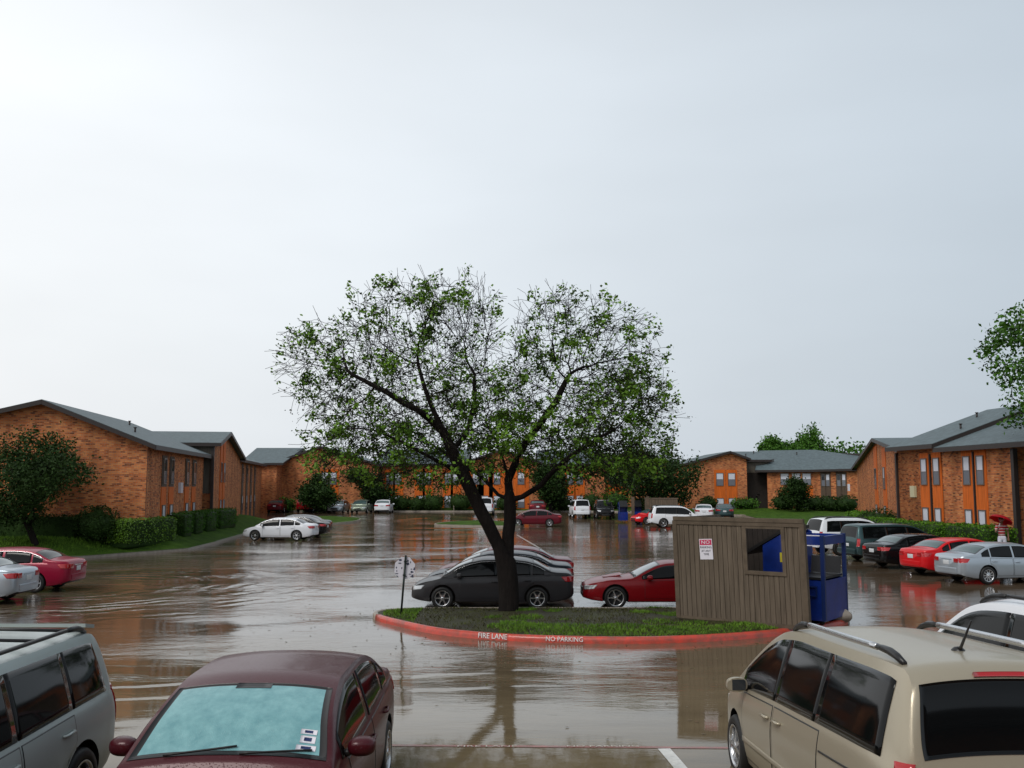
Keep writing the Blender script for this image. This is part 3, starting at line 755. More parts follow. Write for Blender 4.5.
def sedan_spec(L=4.75, W=1.84, H=1.47, sport=0):
    h = L/2; d = H-1.47
    T = [(-h, .93+d), (-h+.05, 1.02+d), (-h+.16, 1.075+d), (-h+.50, 1.105+d), (-h+.62, 1.125+d), (-h+1.10, 1.345+d), (-h+1.42, 1.43+d), (-h+1.95, H), (.30-.05, H-.012), (.55, H-.065), (1.00, 1.255+d), (1.36, 1.045+d), (1.46, 1.00+d), (h-.9, .93+d), (h-.45, .84+d), (h-.14, .72+d), (h-.03, .62+d), (h, .55+d)]
    B = [(-h, .86+d), (-h+.2, .955+d), (-h+.7, .975+d), (-.4, .935+d), (.9, .90+d), (1.5, .885+d), (h-.6, .80+d), (h-.2, .68+d), (h, .50+d)]
    return Car(T, B, W, L, rw=.325, fx=h-.93, rx=-h+1.06, cowl=1.40, roof_f=.56, roof_r=-h+1.18, deck=-h+.66, k=.36, crown=.055)
DS = [(-.22, .95, -.06), (-1.20, -.25, -1.02)]
WS = [(-1.52, -1.18, 0, 0), (-1.12, -.22, 0, 0), (-.14, 1.12, 0, 0)]
sed = sedan_spec()
CARS = {}
def mk_sedan(paint_, **k):
    kk = dict(spokes=6, wins=WS, dset=DS); kk.update(k)
    return build_car('parked_sedan', sed, 'sedan', paint_, **kk)
def suv_spec(L=4.7, W=1.83, H=1.70, hood=1.06, steep=.16, noseh=.80):
    h = L/2
    T = [(-h, .90), (-h+.03, 1.02), (-h+.06, 1.10), (-h+.12, 1.28), (-h+.24, 1.56), (-h+.31, 1.66), (-h+.42, H-.015), (-h+.9, H+.005), (-.2, H), (.25, H-.03), (.50, H-.085), (.95, 1.36), (1.26, hood+.06), (1.36, hood+.015), (h-.6, hood-.06), (h-.22, hood-.16), (h-.04, noseh-.05), (h, noseh-.18)]
    B = [(-h, .85), (-h+.1, 1.03), (-h+.5, 1.06), (0, 1.02), (.9, .99), (1.4, .97), (h-.5, .90), (h-.15, .78), (h, .58)]
    Z = [(-h, .42), (-h+.3, .34), (-h+.9, .27), (h-.9, .27), (h-.3, .32), (h, .38)]
    return Car(T, B, W, L, Z=Z, rw=.355, fx=h-.92, rx=-h+1.02, cowl=1.29, roof_f=.54, roof_r=-h+.29, deck=-h+.075, k=.30, crown=.05)
suv = suv_spec()
SUVW = [(-1.98, -1.20, .10, 0), (-1.185, -.215, 0, 0), (-.20, .98, 0, 0)]
SUVD = [(-.20, .93, -.02), (-1.18, -.23, -1.0)]
def van_spec():
    L = 5.1; h = L/2; H = 1.77
    T = [(-h, .93), (-h+.025, 1.04), (-h+.05, 1.12), (-h+.12, 1.36), (-h+.20, 1.60), (-h+.26, 1.69), (-h+.38, H-.02), (-h+.9, H), (-.2, H), (.45, H-.045), (.75, H-.13), (1.30, 1.36), (1.72, 1.09), (1.82, 1.055), (h-.42, .98), (h-.14, .82), (h-.03, .70), (h, .58)]
    B = [(-h, .88), (-h+.1, 1.04), (-h+.5, 1.07), (0, 1.03), (.9, .99), (1.5, .96), (h-.5, .88), (h-.15, .74), (h, .52)]
    Z = [(-h, .36), (-h+.3, .28), (-h+.9, .2), (h-.9, .2), (h-.3, .25), (h, .3)]
    return Car(T, B, 1.96, L, Z=Z, rw=.33, fx=h-.97, rx=-h+1.10, cowl=1.74, roof_f=.74, roof_r=-h+.225, deck=-h+.062, k=.36, crown=.055)
van = van_spec()
VANW = [(-2.22, -.96, .06, 0), (-.945, .165, 0, 0), (.18, 1.38, 0, 0)]
VAND = [(.16, 1.24, .32), (-1.12, .12, -.05)]

def place(o, x, y, deg, lab, cat, group=None, z=None):
    o.location = (x, y, zlot(x, y) if z is None else z); o.rotation_euler = (0, 0, R(deg))
    for k in ('label', 'category', 'group'):
        if k in o.keys(): del o[k]
    tag(o, lab, cat, group)
    if o.name.startswith('parked') or True: pass
    return o
def dup(src, pm, skip=('wiper',)):
    c = copy_tree(src, None, skip)
    def rec(q):
        for s in q.material_slots:
            if s.material and s.material.name.startswith('paint_') and s.material != pm: s.link = 'OBJECT'; s.material = pm
        for ch in q.children: rec(ch)
    bpy.context.view_layer.update()
    rec(c)
    return c
GL = 'cars standing in the flooded car park'
# --- foreground
o = mk_sedan(P['maroon'], wglass=M_FOG, glass=M_GLASS, rglass=M_GLASS, spokes=7); o.name = 'maroon_sedan'
mar = o
place(o, -2.20, 9.05, -90, 'dark maroon sedan facing the viewer with fogged pale green windshield and small stickers', 'car')
# stickers, sensor housing
def on_screen(c, x, v, off): p = c.top(x, v); return p+Vector((.42*off, 0, .9*off))
def sticker(u, v, w_, h_, m, parent, inner=None, nm='windshield_sticker'):
    f = sed.arclist(sed.rf, sed.cowl, 0)
    def fn(a, b_):
        x = f(u+(a-.5)*h_); ye = sed.parts(x)[7]; return sed.top(x, (v+(b_-.5)*w_)/ye)
    return sed.patch(nm, fn, 4, 4, .009, m, parent)
ws = [ch for ch in o.children if ch.name.startswith('windshield')][0]
for u, v, w_, h_ in ((.70, .585, .13, .055), (.785, .59, .12, .08), (.88, .59, .155, .06)):
    s_ = sticker(u, v, w_, h_, M_SIGNW, ws)
    f = sed.arclist(sed.rf, sed.cowl, 0)
    def fn(a, b_, u=u, v=v, w_=w_, h_=h_): x = f(u+(a-.5)*h_*.5); ye = sed.parts(x)[7]; return sed.top(x, (v+(b_-.5)*w_*.5)/ye)
    sed.patch('sticker_print', fn, 3, 3, .011, M_BLUED, s_)
sticker(.06, 0, .30, .10, M_TRIM, ws, nm='rain_sensor_housing')

hi = build_car('silver_suv', suv, 'suv', P['silver_suv'], spokes=5, wins=SUVW, dset=SUVD, rails=(-1.95, .42, M_TRIM, M_TRIM, (.2, .45, .7)), handle_m=None)
place(hi, -4.82, 7.75, -90, 'pewter silver SUV with black roof rails, nearest at the left edge', 'SUV')
# spoiler
bm = bmesh.new(); h = suv.L/2
P_ = [(-h+.36, -.58, 1.695), (-h+.20, -.60, 1.665), (-h+.20, .60, 1.665), (-h+.36, .58, 1.695)]
prism(bm, P_, (0, 0, .035)); obj('spoiler', bm, P['silver_suv'], hi)
for sg in (-1, 1):
    suv.sidepatch('side_moulding', [(-1.0, .50), (1.2, .47), (1.2, .535), (-1.0, .565)], sg, P['silver_suv'], hi, .016, nu=20, nv=3)

gv = build_car('gold_minivan', van, 'van', P['gold'], spokes=7, wkind='alloy', wins=VANW, dset=VAND, rails=(-2.1, .40, M_RIM, M_TRIM, None))
place(gv, 3.46, 9.35, 91, 'champagne gold minivan seen from behind with silver roof rails and an aerial', 'minivan'); gv.rotation_euler = (0, R(2.2), R(91.6)); gv.location.z -= .02
bm = bmesh.new(); tube(bm, [(-1.75, 0.02, 1.77), (-1.79, .02, 1.80), (-1.98, .02, 2.02)], [.03, .012, .007], 8); obj('aerial', bm, M_TRIM, gv, smooth=True)
bm = bmesh.new(); lathe(bm, [(.001, 1.80), (.03, 1.795), (.05, 1.775), (.055, 1.76)], 16, 'z', (-1.74, .02, 0)); obj('aerial_base', bm, M_TRIM, gv, smooth=True)
def fn(a, b_):
    f = van.arclist(van.deck, van.rr, 0); x = -van.L/2+.262+a*.012; ye = van.parts(x)[7]; return van.top(x, (b_-.5)*.62/ye)
van.patch('high_brake_light', lambda a, b_: van.top(-van.L/2+.232+a*.022, (b_-.5)*.60), 3, 8, .014, M_TAIL, gv)
for sg in (-1, 1):   # sliding door track
    van.sidepatch('door_track', [(-2.2, .905), (-1.16, .885), (-1.16, .90), (-2.2, .92)], sg, M_TRIM, gv, .006, nu=10, nv=2)
    van.sidepatch('side_moulding', [(-1.0, .50), (1.2, .47), (1.2, .52), (-1.0, .55)], sg, P['gold'], gv, .014, nu=20, nv=3)

wv = build_car('white_suv', suv, 'suv', P['white'], spokes=5, wins=SUVW, dset=SUVD, rails=(-1.95, .42, M_TRIM, M_TRIM, (.3, .7)))
place(wv, 6.0, 10.75, 98, 'white SUV with black side glass and roof rack parked beyond the gold minivan', 'SUV'); wv.scale = (1.03, 1.0, 1.08); wv.location.z += .04

# --- middle distance
cam1 = mk_sedan(P['charcoal'], trim=M_CHROME, glass=M_GLASS, wglass=M_GLASSG)
place(cam1, -.58, 29.3, 180, 'charcoal grey sedan parked side on behind the island tree', 'car', GL)
nav = dup(cam1, P['navy']); place(nav, -.42, 31.9, 180, 'dark blue-grey sedan half hidden behind the charcoal sedan', 'car', GL)
x_ = dup(cam1, P['wine']); place(x_, -.25, 34.35, 180, 'dark red car, only its roof showing over the two dark sedans', 'car', GL)
# coupe
cp_T = [(-2.32, .84), (-2.27, .93), (-2.14, .985), (-1.85, 1.0), (-1.65, 1.02), (-1.15, 1.22), (-.85, 1.31), (-.45, 1.355), (-.15, 1.34), (.05, 1.30), (.45, 1.14), (.82, .955), (.92, .925), (1.5, .88), (1.95, .80), (2.2, .71), (2.29, .62), (2.32, .52)]
cp_B = [(-2.32, .80), (-2.1, .90), (-1.6, .93), (-.6, .86), (.5, .83), (1, .82), (1.7, .77), (2.12, .66), (2.32, .48)]
cpe = Car(cp_T, cp_B, 1.83, 4.64, rw=.33, fx=1.40, rx=-1.30, cowl=.85, roof_f=.06, roof_r=-1.05, deck=-1.58, k=.52, crown=.05)
mu = build_car('red_coupe', cpe, 'sedan', P['red'], wglass=M_GLASSG, spokes=5, wins=[(-1.28, -.72, 0, 0), (-.62, .62, 0, 0)], dset=[(-.72, .55, -.55)], rimr=.7)
place(mu, 4.42, 29.35, 180, 'red two-door coupe with its rear hidden behind the wooden enclosure', 'car', GL)
bm = bmesh.new(); prism(bm, [(1.7, -.2, .865), (1.25, -.3, .90), (1.15, -.3, .95), (1.15, .3, .95), (1.25, .3, .90), (1.7, .2, .865)], (0, 0, .008)); obj('bonnet_scoop', bm, P['red'], mu)
# right row
G2 = 'cars parked nose in along the right-hand lawn'
s1 = mk_sedan(P['silver'], trim=None, glass=M_GLASS, wglass=M_GLASSG, rglass=M_GLASSG, spokes=10)
place(s1, 18.4, 36.6, 13, 'silver sedan seen from the rear, nearest of the row by the right-hand lawn', 'car', G2)
s2 = dup(s1, P['brightred']); place(s2, 18.3, 39.7, 15, 'bright red sedan parked between the silver sedan and the black sedan', 'car', G2)
s3 = dup(s1, P['black']); place(s3, 18.0, 43.0, 14, 'black sedan parked between the bright red sedan and the teal minivan', 'car', G2)
v1 = dup(gv, P['teal'], skip=('wiper', 'aerial', 'aerial_base', 'roof_rail')); v1.name = 'teal_minivan'; place(v1, 18.4, 46.8, 14, 'dark teal minivan parked between the black sedan and the white SUV', 'minivan', G2)
v2 = dup(wv, P['white']); v2.name = 'white_suv'; v2.scale = (1.05, 1.05, 1.12); place(v2, 17.9, 50.8, 13, 'tall white SUV at the far end of the right-hand row, seen past the dumpster', 'SUV', G2)
# left
place(dup(cam1, P['white']), -15.25, 64.0, 176, 'white sedan parked side on at the left kerb in the flood', 'car', GL)
place(dup(cam1, P['black']), -15.1, 67.3, 174, 'black sedan just behind the white sedan at the left kerb', 'car', GL)
place(dup(cam1, P['grey']), -15.6, 70.6, 174, 'grey sedan mostly hidden behind the black sedan at the left kerb', 'car', GL)
l1 = dup(cam1, P['crimson']); place(l1, -17.35, 33.6, 181, 'crimson sedan at the left edge, seen from its rear quarter, beyond a silver one', 'car', GL)
l2 = dup(s1, P['silver']); place(l2, -17.35, 30.2, 180, 'silver sedan cut off by the left edge, in front of the crimson sedan', 'car', GL)
# far side
G3 = 'small cars parked at the far end'
def far(src, pm, px, Y, deg, lab, cat='car', nm=None):
    o = dup(src, pm, skip=('wiper', 'handle', 'mirror_glass', 'brake_disc', 'windshield_sticker', 'mirror_arm', 'cross_bar'))
    if nm: o.name = nm
    return place(o, (px-512)/960*Y, Y, deg, lab, cat, G3)
far(s1, P['wine'], 280.5, 110, 92, 'dark wine red car seen from behind, leftmost at the far end')
far(suv_o := wv, P['red'], 309.5, 111.5, 90, 'red SUV beside a bush, second from the left at the far end', 'SUV', 'red_suv')
far(s1, P['silver'], 340, 108.5, 268, 'pale silver car right of the red SUV at the far end')
far(s1, P['green'], 363, 108.5, 268, 'pale green-grey car between the silver and the white ones at the far end')
far(s1, P['white'], 385, 108.5, 92, 'white car with red tail lights seen left of the tree trunk')
far(wv, P['white'], 486, 103.5, 90, 'white SUV with red tail lights, seen between the trunks of the tree', 'SUV', 'white_suv')
far(cam1, P['wine'], 534, 85, 180, 'dark maroon sedan side on, just right of the tree trunk')
far(s1, P['wine'], 537, 107, 90, 'dark red car peeping over the roof of the maroon sedan')
far(wv, P['white'], 579, 98, 93, 'white compact SUV seen from behind, near the middle of the far row', 'SUV', 'white_suv')
far(wv, P['black'], 603, 97, 270, 'black SUV facing the viewer beside the blue dumpsters', 'SUV', 'black_suv')
far(cam1, P['brightred'], 655, 88.5, 200, 'bright red car in front of the far enclosure, beside a white SUV')
far(wv, P['white'], 676, 83, 2, 'white SUV side on, just above the left end of the wooden enclosure', 'SUV', 'white_suv')
far(s1, P['white'], 702, 96, 80, 'white car, only its roof showing over the wooden enclosure')
far(s1, P['teal'], 722, 97, 80, 'dark teal car, its roof just showing over the wooden enclosure')

# ---------------------------------------------------------------- buildings
def wallX(p0, p1, px):
    """distance along p0->p1 seen under pixel column px"""
    s = (px-512)/960.0*1.0
    # exact enough: X/Y ratio corrected for pitch at eye height
    s = ray(px, 470).x/ray(px, 470).y
    dx, dy = p1[0]-p0[0], p1[1]-p0[1]; t = (s*p0[1]-p0[0])/(dx-s*dy); return t*math.hypot(dx, dy)
class Bld:
    def __init__(s, label, p0, p1, inward, zb, name='apartment_building', wallm=None, group='two-storey brick apartment blocks'):
        s.p0 = Vector((*p0, 0)); d = Vector((*p1, 0))-s.p0; s.L = d.length; s.u = d.normalized()
        n = Vector((-s.u.y, s.u.x, 0)); s.n = n if n.dot(Vector((*inward, 0))) > 0 else -n
        s.zb = zb; s.wm = wallm or M_BRICK; s.M = Matrix.Translation(s.p0+Vector((0, 0, zb))); s.root = empty(name, s.p0+Vector((0, 0, zb)), 0, label, 'building', group)
        s.Z0 = -1.2
    def P(s, t, n, z): return s.u*t+s.n*n+Vector((0, 0, z-s.zb))     # z is world height
    def uvwall(s, name, polys, m):
        """polys: list of (list of (t,n,z)) faces"""
        bm = bmesh.new(); uvl = bm.loops.layers.uv.new('UVMap'); cache = {}
        for poly in polys:
            vs = []
            for q in poly:
                k = tuple(round(v, 4) for v in q)
                if k not in cache: cache[k] = bm.verts.new(s.P(*q))
                vs.append(cache[k])
            f = bm.faces.new(vs); a, b_, c = poly[0], poly[1], poly[2]
            spn = max(q[1] for q in poly)-min(q[1] for q in poly); spt = max(q[0] for q in poly)-min(q[0] for q in poly)
            for lp, q in zip(f.loops, poly): lp[uvl].uv = ((q[1]+37 if spn > spt else q[0]), q[2])
        bmesh.ops.recalc_face_normals(bm, faces=bm.faces); me = bpy.data.meshes.new(name); bm.to_mesh(me); bm.free(); return link(name, me, s.root, [m])
    def par(s, depth, eave, ridge_n, ridge_z, back, name='wall', m=None, t0=0, t1=None):
        t1 = s.L if t1 is None else t1; z0 = s.zb+s.Z0; D = depth
        prof = [(0, z0), (0, eave), (ridge_n, ridge_z), (D, back), (D, z0)]
        A = [(t0, n, z) for n, z in prof]; B = [(t1, n, z) for n, z in prof]
        F = [A, B]+[[A[i], A[(i+1)%5], B[(i+1)%5], B[i]] for i in range(5)]
        s.uvwall(name, F, m or s.wm)
    def perp(s, depth, z_0, tr, ridge_z, z_1, name='wall', m=None, t0=0, t1=None, n0=0):
        t1 = s.L if t1 is None else t1; zb = s.zb+s.Z0
        prof = [(t0, zb), (t0, z_0), (tr, ridge_z), (t1, z_1), (t1, zb)]
        A = [(t, n0, z) for t, z in prof]; B = [(t, depth, z) for t, z in prof]
        s.uvwall(name, [A, B]+[[A[i], A[(i+1)%5], B[(i+1)%5], B[i]] for i in range(5)], m or s.wm)
    def slab(s, q, th=.14, drop=.22):
        """roof slab over 4 corner points (t,n,z), plus dark fascia boards round its edge"""
        bm = bmesh.new(); P_ = [s.P(*a)+Vector((0, 0, .05)) for a in q]
        prism(bm, P_, (0, 0, th*.6)); r_ = obj('roof', bm, M_SHING, s.root)
        bm = bmesh.new(); c = sum((s.P(*a) for a in q), Vector())/4
        for i in range(4):
            a, b_ = s.P(*q[i]), s.P(*q[(i+1)%4]); d = (b_-a).normalized(); o_ = Vector((d.y, -d.x, 0)); o_ = o_.normalized()
            if o_.dot(a-c) < 0: o_ = -o_
            P4 = [a-d*.02+o_*.012, b_+d*.02+o_*.012, b_+d*.02+o_*.045, a-d*.02+o_*.045]
            prism(bm, [p+Vector((0, 0, -drop+.09)) for p in P4], (0, 0, drop+.02))
        obj('fascia', bm, M_FASC, r_)
        return r_
    def fbox(s, name, t0, t1, z0, z1, n0, n1, m, parent=None):
        bm = bmesh.new(); prism(bm, [s.P(t0, n0, z0), s.P(t1, n0, z0), s.P(t1, n0, z1), s.P(t0, n0, z1)], s.n*(n1-n0)); return obj(name, bm, m, parent or s.root)
    def win(s, t, zt, w_=.8, h=1.5, upper=None, lower=None, split=.5, out_=0, fm=None):
        o = -out_; fr_ = .055; fm = fm or M_FRAME
        bm = bmesh.new()
        for (a, b_, c, d) in ((t-w_/2, t+w_/2, zt-fr_, zt), (t-w_/2, t+w_/2, zt-h, zt-h+fr_), (t-w_/2, t-w_/2+fr_, zt-h+fr_, zt-fr_), (t+w_/2-fr_, t+w_/2, zt-h+fr_, zt-fr_)):
            prism(bm, [s.P(a, o-.055, c), s.P(b_, o-.055, c), s.P(b_, o-.055, d), s.P(a, o-.055, d)], s.n*.05)
        f = obj('window', bm, fm, s.root); zm = zt-h*split
        s.fbox('blind', t-w_/2+fr_, t+w_/2-fr_, zm+.012, zt-fr_, o-.022, o-.006, upper or M_BLIND, f)
        s.fbox('screen', t-w_/2+fr_, t+w_/2-fr_, zt-h+fr_, zm-.012, o-.034, o-.006, lower or M_SCREEN, f)
        s.fbox('meeting_rail', t-w_/2+fr_, t+w_/2-fr_, zm-.012, zm+.012, o-.045, o-.006, fm, f)
    def strip(s, t, w_, zt, zb_=None, m=None, out_=.045):
        s.fbox('siding_panel', t-w_/2, t+w_/2, (s.zb-.2 if zb_ is None else zb_), zt, -out_, -.002, m or M_ORANGE)
    def pair(s, ts, zt1, zt2, w_=.8, h=1.4, sw=1.15, top=None, m=None, **k):
        for t in ts:
            s.strip(t, sw, top or zt1+.25, m=m)
            s.win(t, zt1, w_, h, out_=.045, **k); s.win(t, zt2, w_, h, out_=.045, **k)
def W_(b, px): return wallX((b.p0.x, b.p0.y), tuple((b.p0+b.u*b.L).xy), px)

# L1: long brick gable facing the viewer on the left; its facade looks onto the lot
b = Bld('brick block at the far left, broad gable end facing the viewer behind a dark tree', (-19.7, 52), (-22.1, 69), (-1, 0), .5)
b.par(14.4, 5.72, 5.4, 7.95, 5.7)
b.slab([(-.45, -.5, 5.62), (b.L+.2, -.5, 5.62), (b.L+.2, 5.4, 8.0), (-.45, 5.4, 8.0)]); b.slab([(-.45, 5.4, 8.0), (b.L+.2, 5.4, 8.0), (b.L+.2, 14.9, 5.6), (-.45, 14.9, 5.6)])
for px in (164, 171.5): t = W_(b, px); b.strip(t, 1.3, 5.3, m=M_BROWNS, zb_=3.5); b.strip(t, 1.3, 3.49); b.win(t, 5.15, .85, 1.5, upper=M_GLASSW, out_=.045); b.win(t, 2.45, .85, 1.5, out_=.045)
for px in (187, 194): t = W_(b, px); b.strip(t, 1.3, 5.3, m=M_BROWNS, zb_=3.5); b.strip(t, 1.3, 3.49); b.win(t, 5.15, .85, 1.5, upper=M_GLASSW, out_=.045); b.win(t, 2.45, .85, 1.5, out_=.045)
t = W_(b, 180); b.fbox('meter_box', t-.35, t+.35, 3.1, 3.75, -.16, -.003, M_BLIND)
b.fbox('corner_board', -.02, .0, .0, 5.6, -.02, .0, M_FASC)
# L2: gable facing the lot beyond a stair recess
b = Bld('brick apartment block second on the left with tall orange strips under a dark-edged gable', (-21.5, 69.6), (-24.3, 86), (-1, 0), .5)
b.perp(16, 6.6, 5.8, 7.55, 5.95)
b.slab([(-.5, -.45, 6.5), (5.8, -.45, 7.62), (5.8, 16, 7.62), (-.5, 16, 6.5)]); b.slab([(5.8, -.45, 7.62), (b.L+.4, -.45, 5.9), (b.L+.4, 16, 5.9), (5.8, 16, 7.62)])
b.fbox('side_siding', -.06, -.004, 3.0, 6.4, .02, 15.5, M_GREYS)
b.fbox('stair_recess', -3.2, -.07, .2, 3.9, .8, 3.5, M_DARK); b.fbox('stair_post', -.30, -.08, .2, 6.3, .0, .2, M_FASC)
for px in (217, 222, ): pass
for i, t in enumerate((3.6, 5.4)): b.strip(t, 1.25, 6.9 if i == 0 else 7.25); b.win(t, 5.3, .8, 1.5, out_=.045, upper=M_GLASSW if i == 0 else None); b.win(t, 2.5, .8, 1.5, out_=.045)
# L3
b = Bld('brick apartment block third on the left, receding behind the grey-roofed wing', (-25.2, 89), (-28.3, 109), (-1, 0), .6)
b.par(12, 5.9, 6, 7.7, 5.9)
b.slab([(-.4, -.5, 5.8), (b.L+.2, -.5, 5.8), (b.L+.2, 6, 7.75), (-.4, 6, 7.75)]); b.slab([(-.4, 6, 7.75), (b.L+.2, 6, 7.75), (b.L+.2, 12.4, 5.8), (-.4, 12.4, 5.8)])
for t in (2.5, 6, 9.5, 13): b.strip(t, 1.4, 5.6, m=M_BROWNS); b.win(t, 5.3, .9, 1.4, upper=M_GLASSW, out_=.045); b.win(t, 2.6, .9, 1.4, out_=.045)
b = Bld('low grey-roofed wing tucked between the left blocks and the far gable', (-31, 111), (-27.1, 111), (0, 1), .6)
b.par(18, 6.1, 7, 7.9, 6)
b.slab([(-.3, -.4, 6.0), (b.L+.8, -.4, 6.0), (b.L+1.5, 7, 8.0), (-.3, 7, 8.0)]); b.slab([(-.3, 7, 8.0), (b.L+1.5, 7, 8.0), (b.L+1.5, 18, 6), (-.3, 18, 6)])
b.win(1.6, 5.4, .9, 1.3, out_=0, upper=M_GLASSW); b.win(1.6, 2.6, .9, 1.3, out_=0, upper=M_GLASSW)
# far side
def farblock(label, x0, x1, Y, zb, kind, eave, rz, tr=None, wins=(), z1=None, bm_=None, dark=None, wt=(5.1, 2.35), sw=1.25, z0e=None, gapcol=None):
    b = Bld(label, (x0, Y), (x1, Y), (0, 1), zb, wallm=bm_)
    if kind == 'gable':
        b.perp(14, eave, tr, rz, z1 or eave)
        b.slab([(-.4, -.4, eave-.05), (tr, -.4, rz+.06), (tr, 14, rz+.06), (-.4, 14, eave-.05)]); b.slab([(tr, -.4, rz+.06), (b.L+.4, -.4, (z1 or eave)-.05), (b.L+.4, 14, (z1 or eave)-.05), (tr, 14, rz+.06)])
    else:
        b.par(13, eave, 6.5, rz, eave)
        b.slab([(-.3, -.45, eave-.1), (b.L+.3, -.45, eave-.1), (b.L+.3, 6.5, rz+.05), (-.3, 6.5, rz+.05)]); b.slab([(-.3, 6.5, rz+.05), (b.L+.3, 6.5, rz+.05), (b.L+.3, 13.4, eave-.1), (-.3, 13.4, eave-.1)])
    for px in wins:
        t = W_(b, px); b.strip(t, sw, wt[0]+.35); b.win(t, wt[0], .82, 1.45, out_=.045); b.win(t, wt[1], .82, 1.45, out_=.045)
    if dark:
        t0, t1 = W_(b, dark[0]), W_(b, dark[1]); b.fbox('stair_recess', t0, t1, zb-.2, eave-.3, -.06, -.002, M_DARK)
        b.fbox('landing', t0, t1, zb+2.7, zb+2.95, -.14, -.063, M_FASC)
    return b
M_FB = M_BRICK
farblock('orange brick block with a broad gable left of the tree, two pairs of windows', -27.4, -15.8, 113.5, .9, 'gable', 6.3, 8.0, 4.8, (325, 333.5), z1=5.9)
farblock('brick block behind the left branches of the tree, row of white windows', -15.6, -5.6, 115.5, .9, 'par', 6.1, 7.9, None, (390, 398.5, 420, 428, 448, 456))
farblock('bright orange gabled block seen between the two trunks of the tree', -5.4, 3.2, 114.5, .9, 'gable', 6.2, 7.7, 4.2, (476, 485, 497, 521), sw=1.9)
farblock('brick block with dark stairwell just right of the tree trunk', 3.4, 11.2, 116, .9, 'par', 6.1, 7.8, None, (570, 579.5), dark=(543, 556))
farblock('brick block partly hidden by the dense evergreen at centre right', 11.4, 19.2, 117, .9, 'gable', 6.2, 7.6, 3.9, (612, 622))
farblock('orange brick gable with four windows right of the dense evergreen', 19.75, 26.3, 108, .5, 'gable', 5.95, 7.2, 4.7, (719.5, 731.3), wt=(4.95, 2.15), z1=6.5)
# R3: grey stair tower and its wing
b = Bld('dark stair tower with grey siding between the gable and the long right-hand wing', (26.4, 110), (29.3, 110), (0, 1), .5, wallm=M_GREYS)
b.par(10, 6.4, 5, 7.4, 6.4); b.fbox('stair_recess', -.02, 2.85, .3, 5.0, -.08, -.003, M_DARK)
bm = bmesh.new()
for i in range(7): prism(bm, [b.P(.3+.2*i, -.35, 1+.27*i), b.P(.5+.2*i, -.35, 1+.27*i), b.P(.5+.2*i, -.35, 1.06+.27*i), b.P(.3+.2*i, -.35, 1.06+.27*i)], b.n*.25)
obj('steps', bm, M_FASC, b.root)
b.slab([(-.3, -.4, 6.35), (3.2, -.4, 6.35), (3.2, 5, 7.45), (-.3, 5, 7.45)]); b.slab([(-.3, 5, 7.45), (3.2, 5, 7.45), (3.2, 10, 6.3), (-.3, 10, 6.3)])
b = Bld('long brick wing with grey hipped roof, three white upper windows above a small round tree', (28.7, 108.5), (37.3, 104), (0, 1), .5)
b.par(12, 5.15, 6, 6.2, 5.1)
b.slab([(-1.2, -.5, 5.15), (4.9, -.5, 5.15), (4.2, 6, 7.55), (-2.2, 6, 7.55)]); b.slab([(-2.2, 6, 7.55), (b.L, 6, 7.0), (b.L, 12.4, 5.1), (-.4, 12.4, 5.1)])
b.slab([(4.9, -.5, 5.15), (b.L+.4, -.5, 5.25), (b.L+.4, 6, 6.6), (4.2, 6, 7.55)])
for px in (784.5, 796, 806.5): t = W_(b, px); b.win(t, 4.9, .95, 1.3, out_=0)
t = W_(b, 806.5); b.strip(t, 1.3, 3.5); b.win(t, 2.2, .95, 1.3, out_=.045, split=.95)
for px in (823, 827.5, 838.5, 843.5): t = W_(b, px); b.strip(t, .6, 5.0, m=M_BROWNS); b.win(t, 4.8, .42, 1.35, out_=.045, upper=M_GLASSW if px in (823, 838.5) else None); b.win(t, 2.2, .42, 1.3, out_=.045)
# R2: gabled end of the right block
b = Bld('brick block with a lopsided gable second on the right, beside the near block', (24.6, 60.2), (32.2, 90), (1, 0), .5)
tr = W_(b, 878.5)
b.perp(14, 5.75, tr, 7.0, 5.2)
b.slab([(-.3, -.4, 5.7), (tr, -.4, 7.06), (tr, 14, 7.06), (-.3, 14, 5.7)]); b.slab([(tr, -.4, 7.06), (b.L+.5, -.4, 5.1), (b.L+.5, 14, 5.1), (tr, 14, 7.06)])
for px in (876, 884.5): t = W_(b, px); b.strip(t, 1.9, 6.3 if px > 880 else 6.6); b.win(t, 4.9, 1.0, 1.6, out_=.045, upper=M_GLASSW if px == 876 else None); b.win(t, 2.1, 1.0, 1.5, out_=.045)
t = W_(b, 849); b.fbox('meter_box', t-.4, t+.4, 3.0, 3.7, -.2, -.003, M_BLIND)
# R1: the near right block
b = Bld('near brick block on the right, two pairs of orange window strips under stepped grey roof', (24.1, 46.4), (23.1, 57.8), (1, 0), .5)
b.par(12, 5.5, 6, 7.55, 5.4); tm = W_(b, 943); b.par(11.9, 5.72, 6, 7.8, 5.6, t0=tm+.02, t1=b.L-.02, name='upper_wall')
b.slab([(tm, -.55, 5.72), (b.L+.25, -.55, 5.72), (b.L+.25, 6, 8.05), (tm, 6, 8.05)])
b.slab([(-9.5, -.5, 5.50), (tm-.02, -.5, 5.50), (tm-.02, 6, 7.8), (-9.5, 6, 7.8)])
b.slab([(-9.5, 6, 7.7), (b.L+.25, 6, 7.85), (b.L+.25, 12.4, 5.6), (-9.5, 12.4, 5.6)])
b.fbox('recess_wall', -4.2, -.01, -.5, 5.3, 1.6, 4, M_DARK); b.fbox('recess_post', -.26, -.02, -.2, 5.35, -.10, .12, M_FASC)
b.fbox('recess_siding', -9.2, -4.22, -.5, 5.4, -.0, 8, M_GREYS)
bm = bmesh.new()
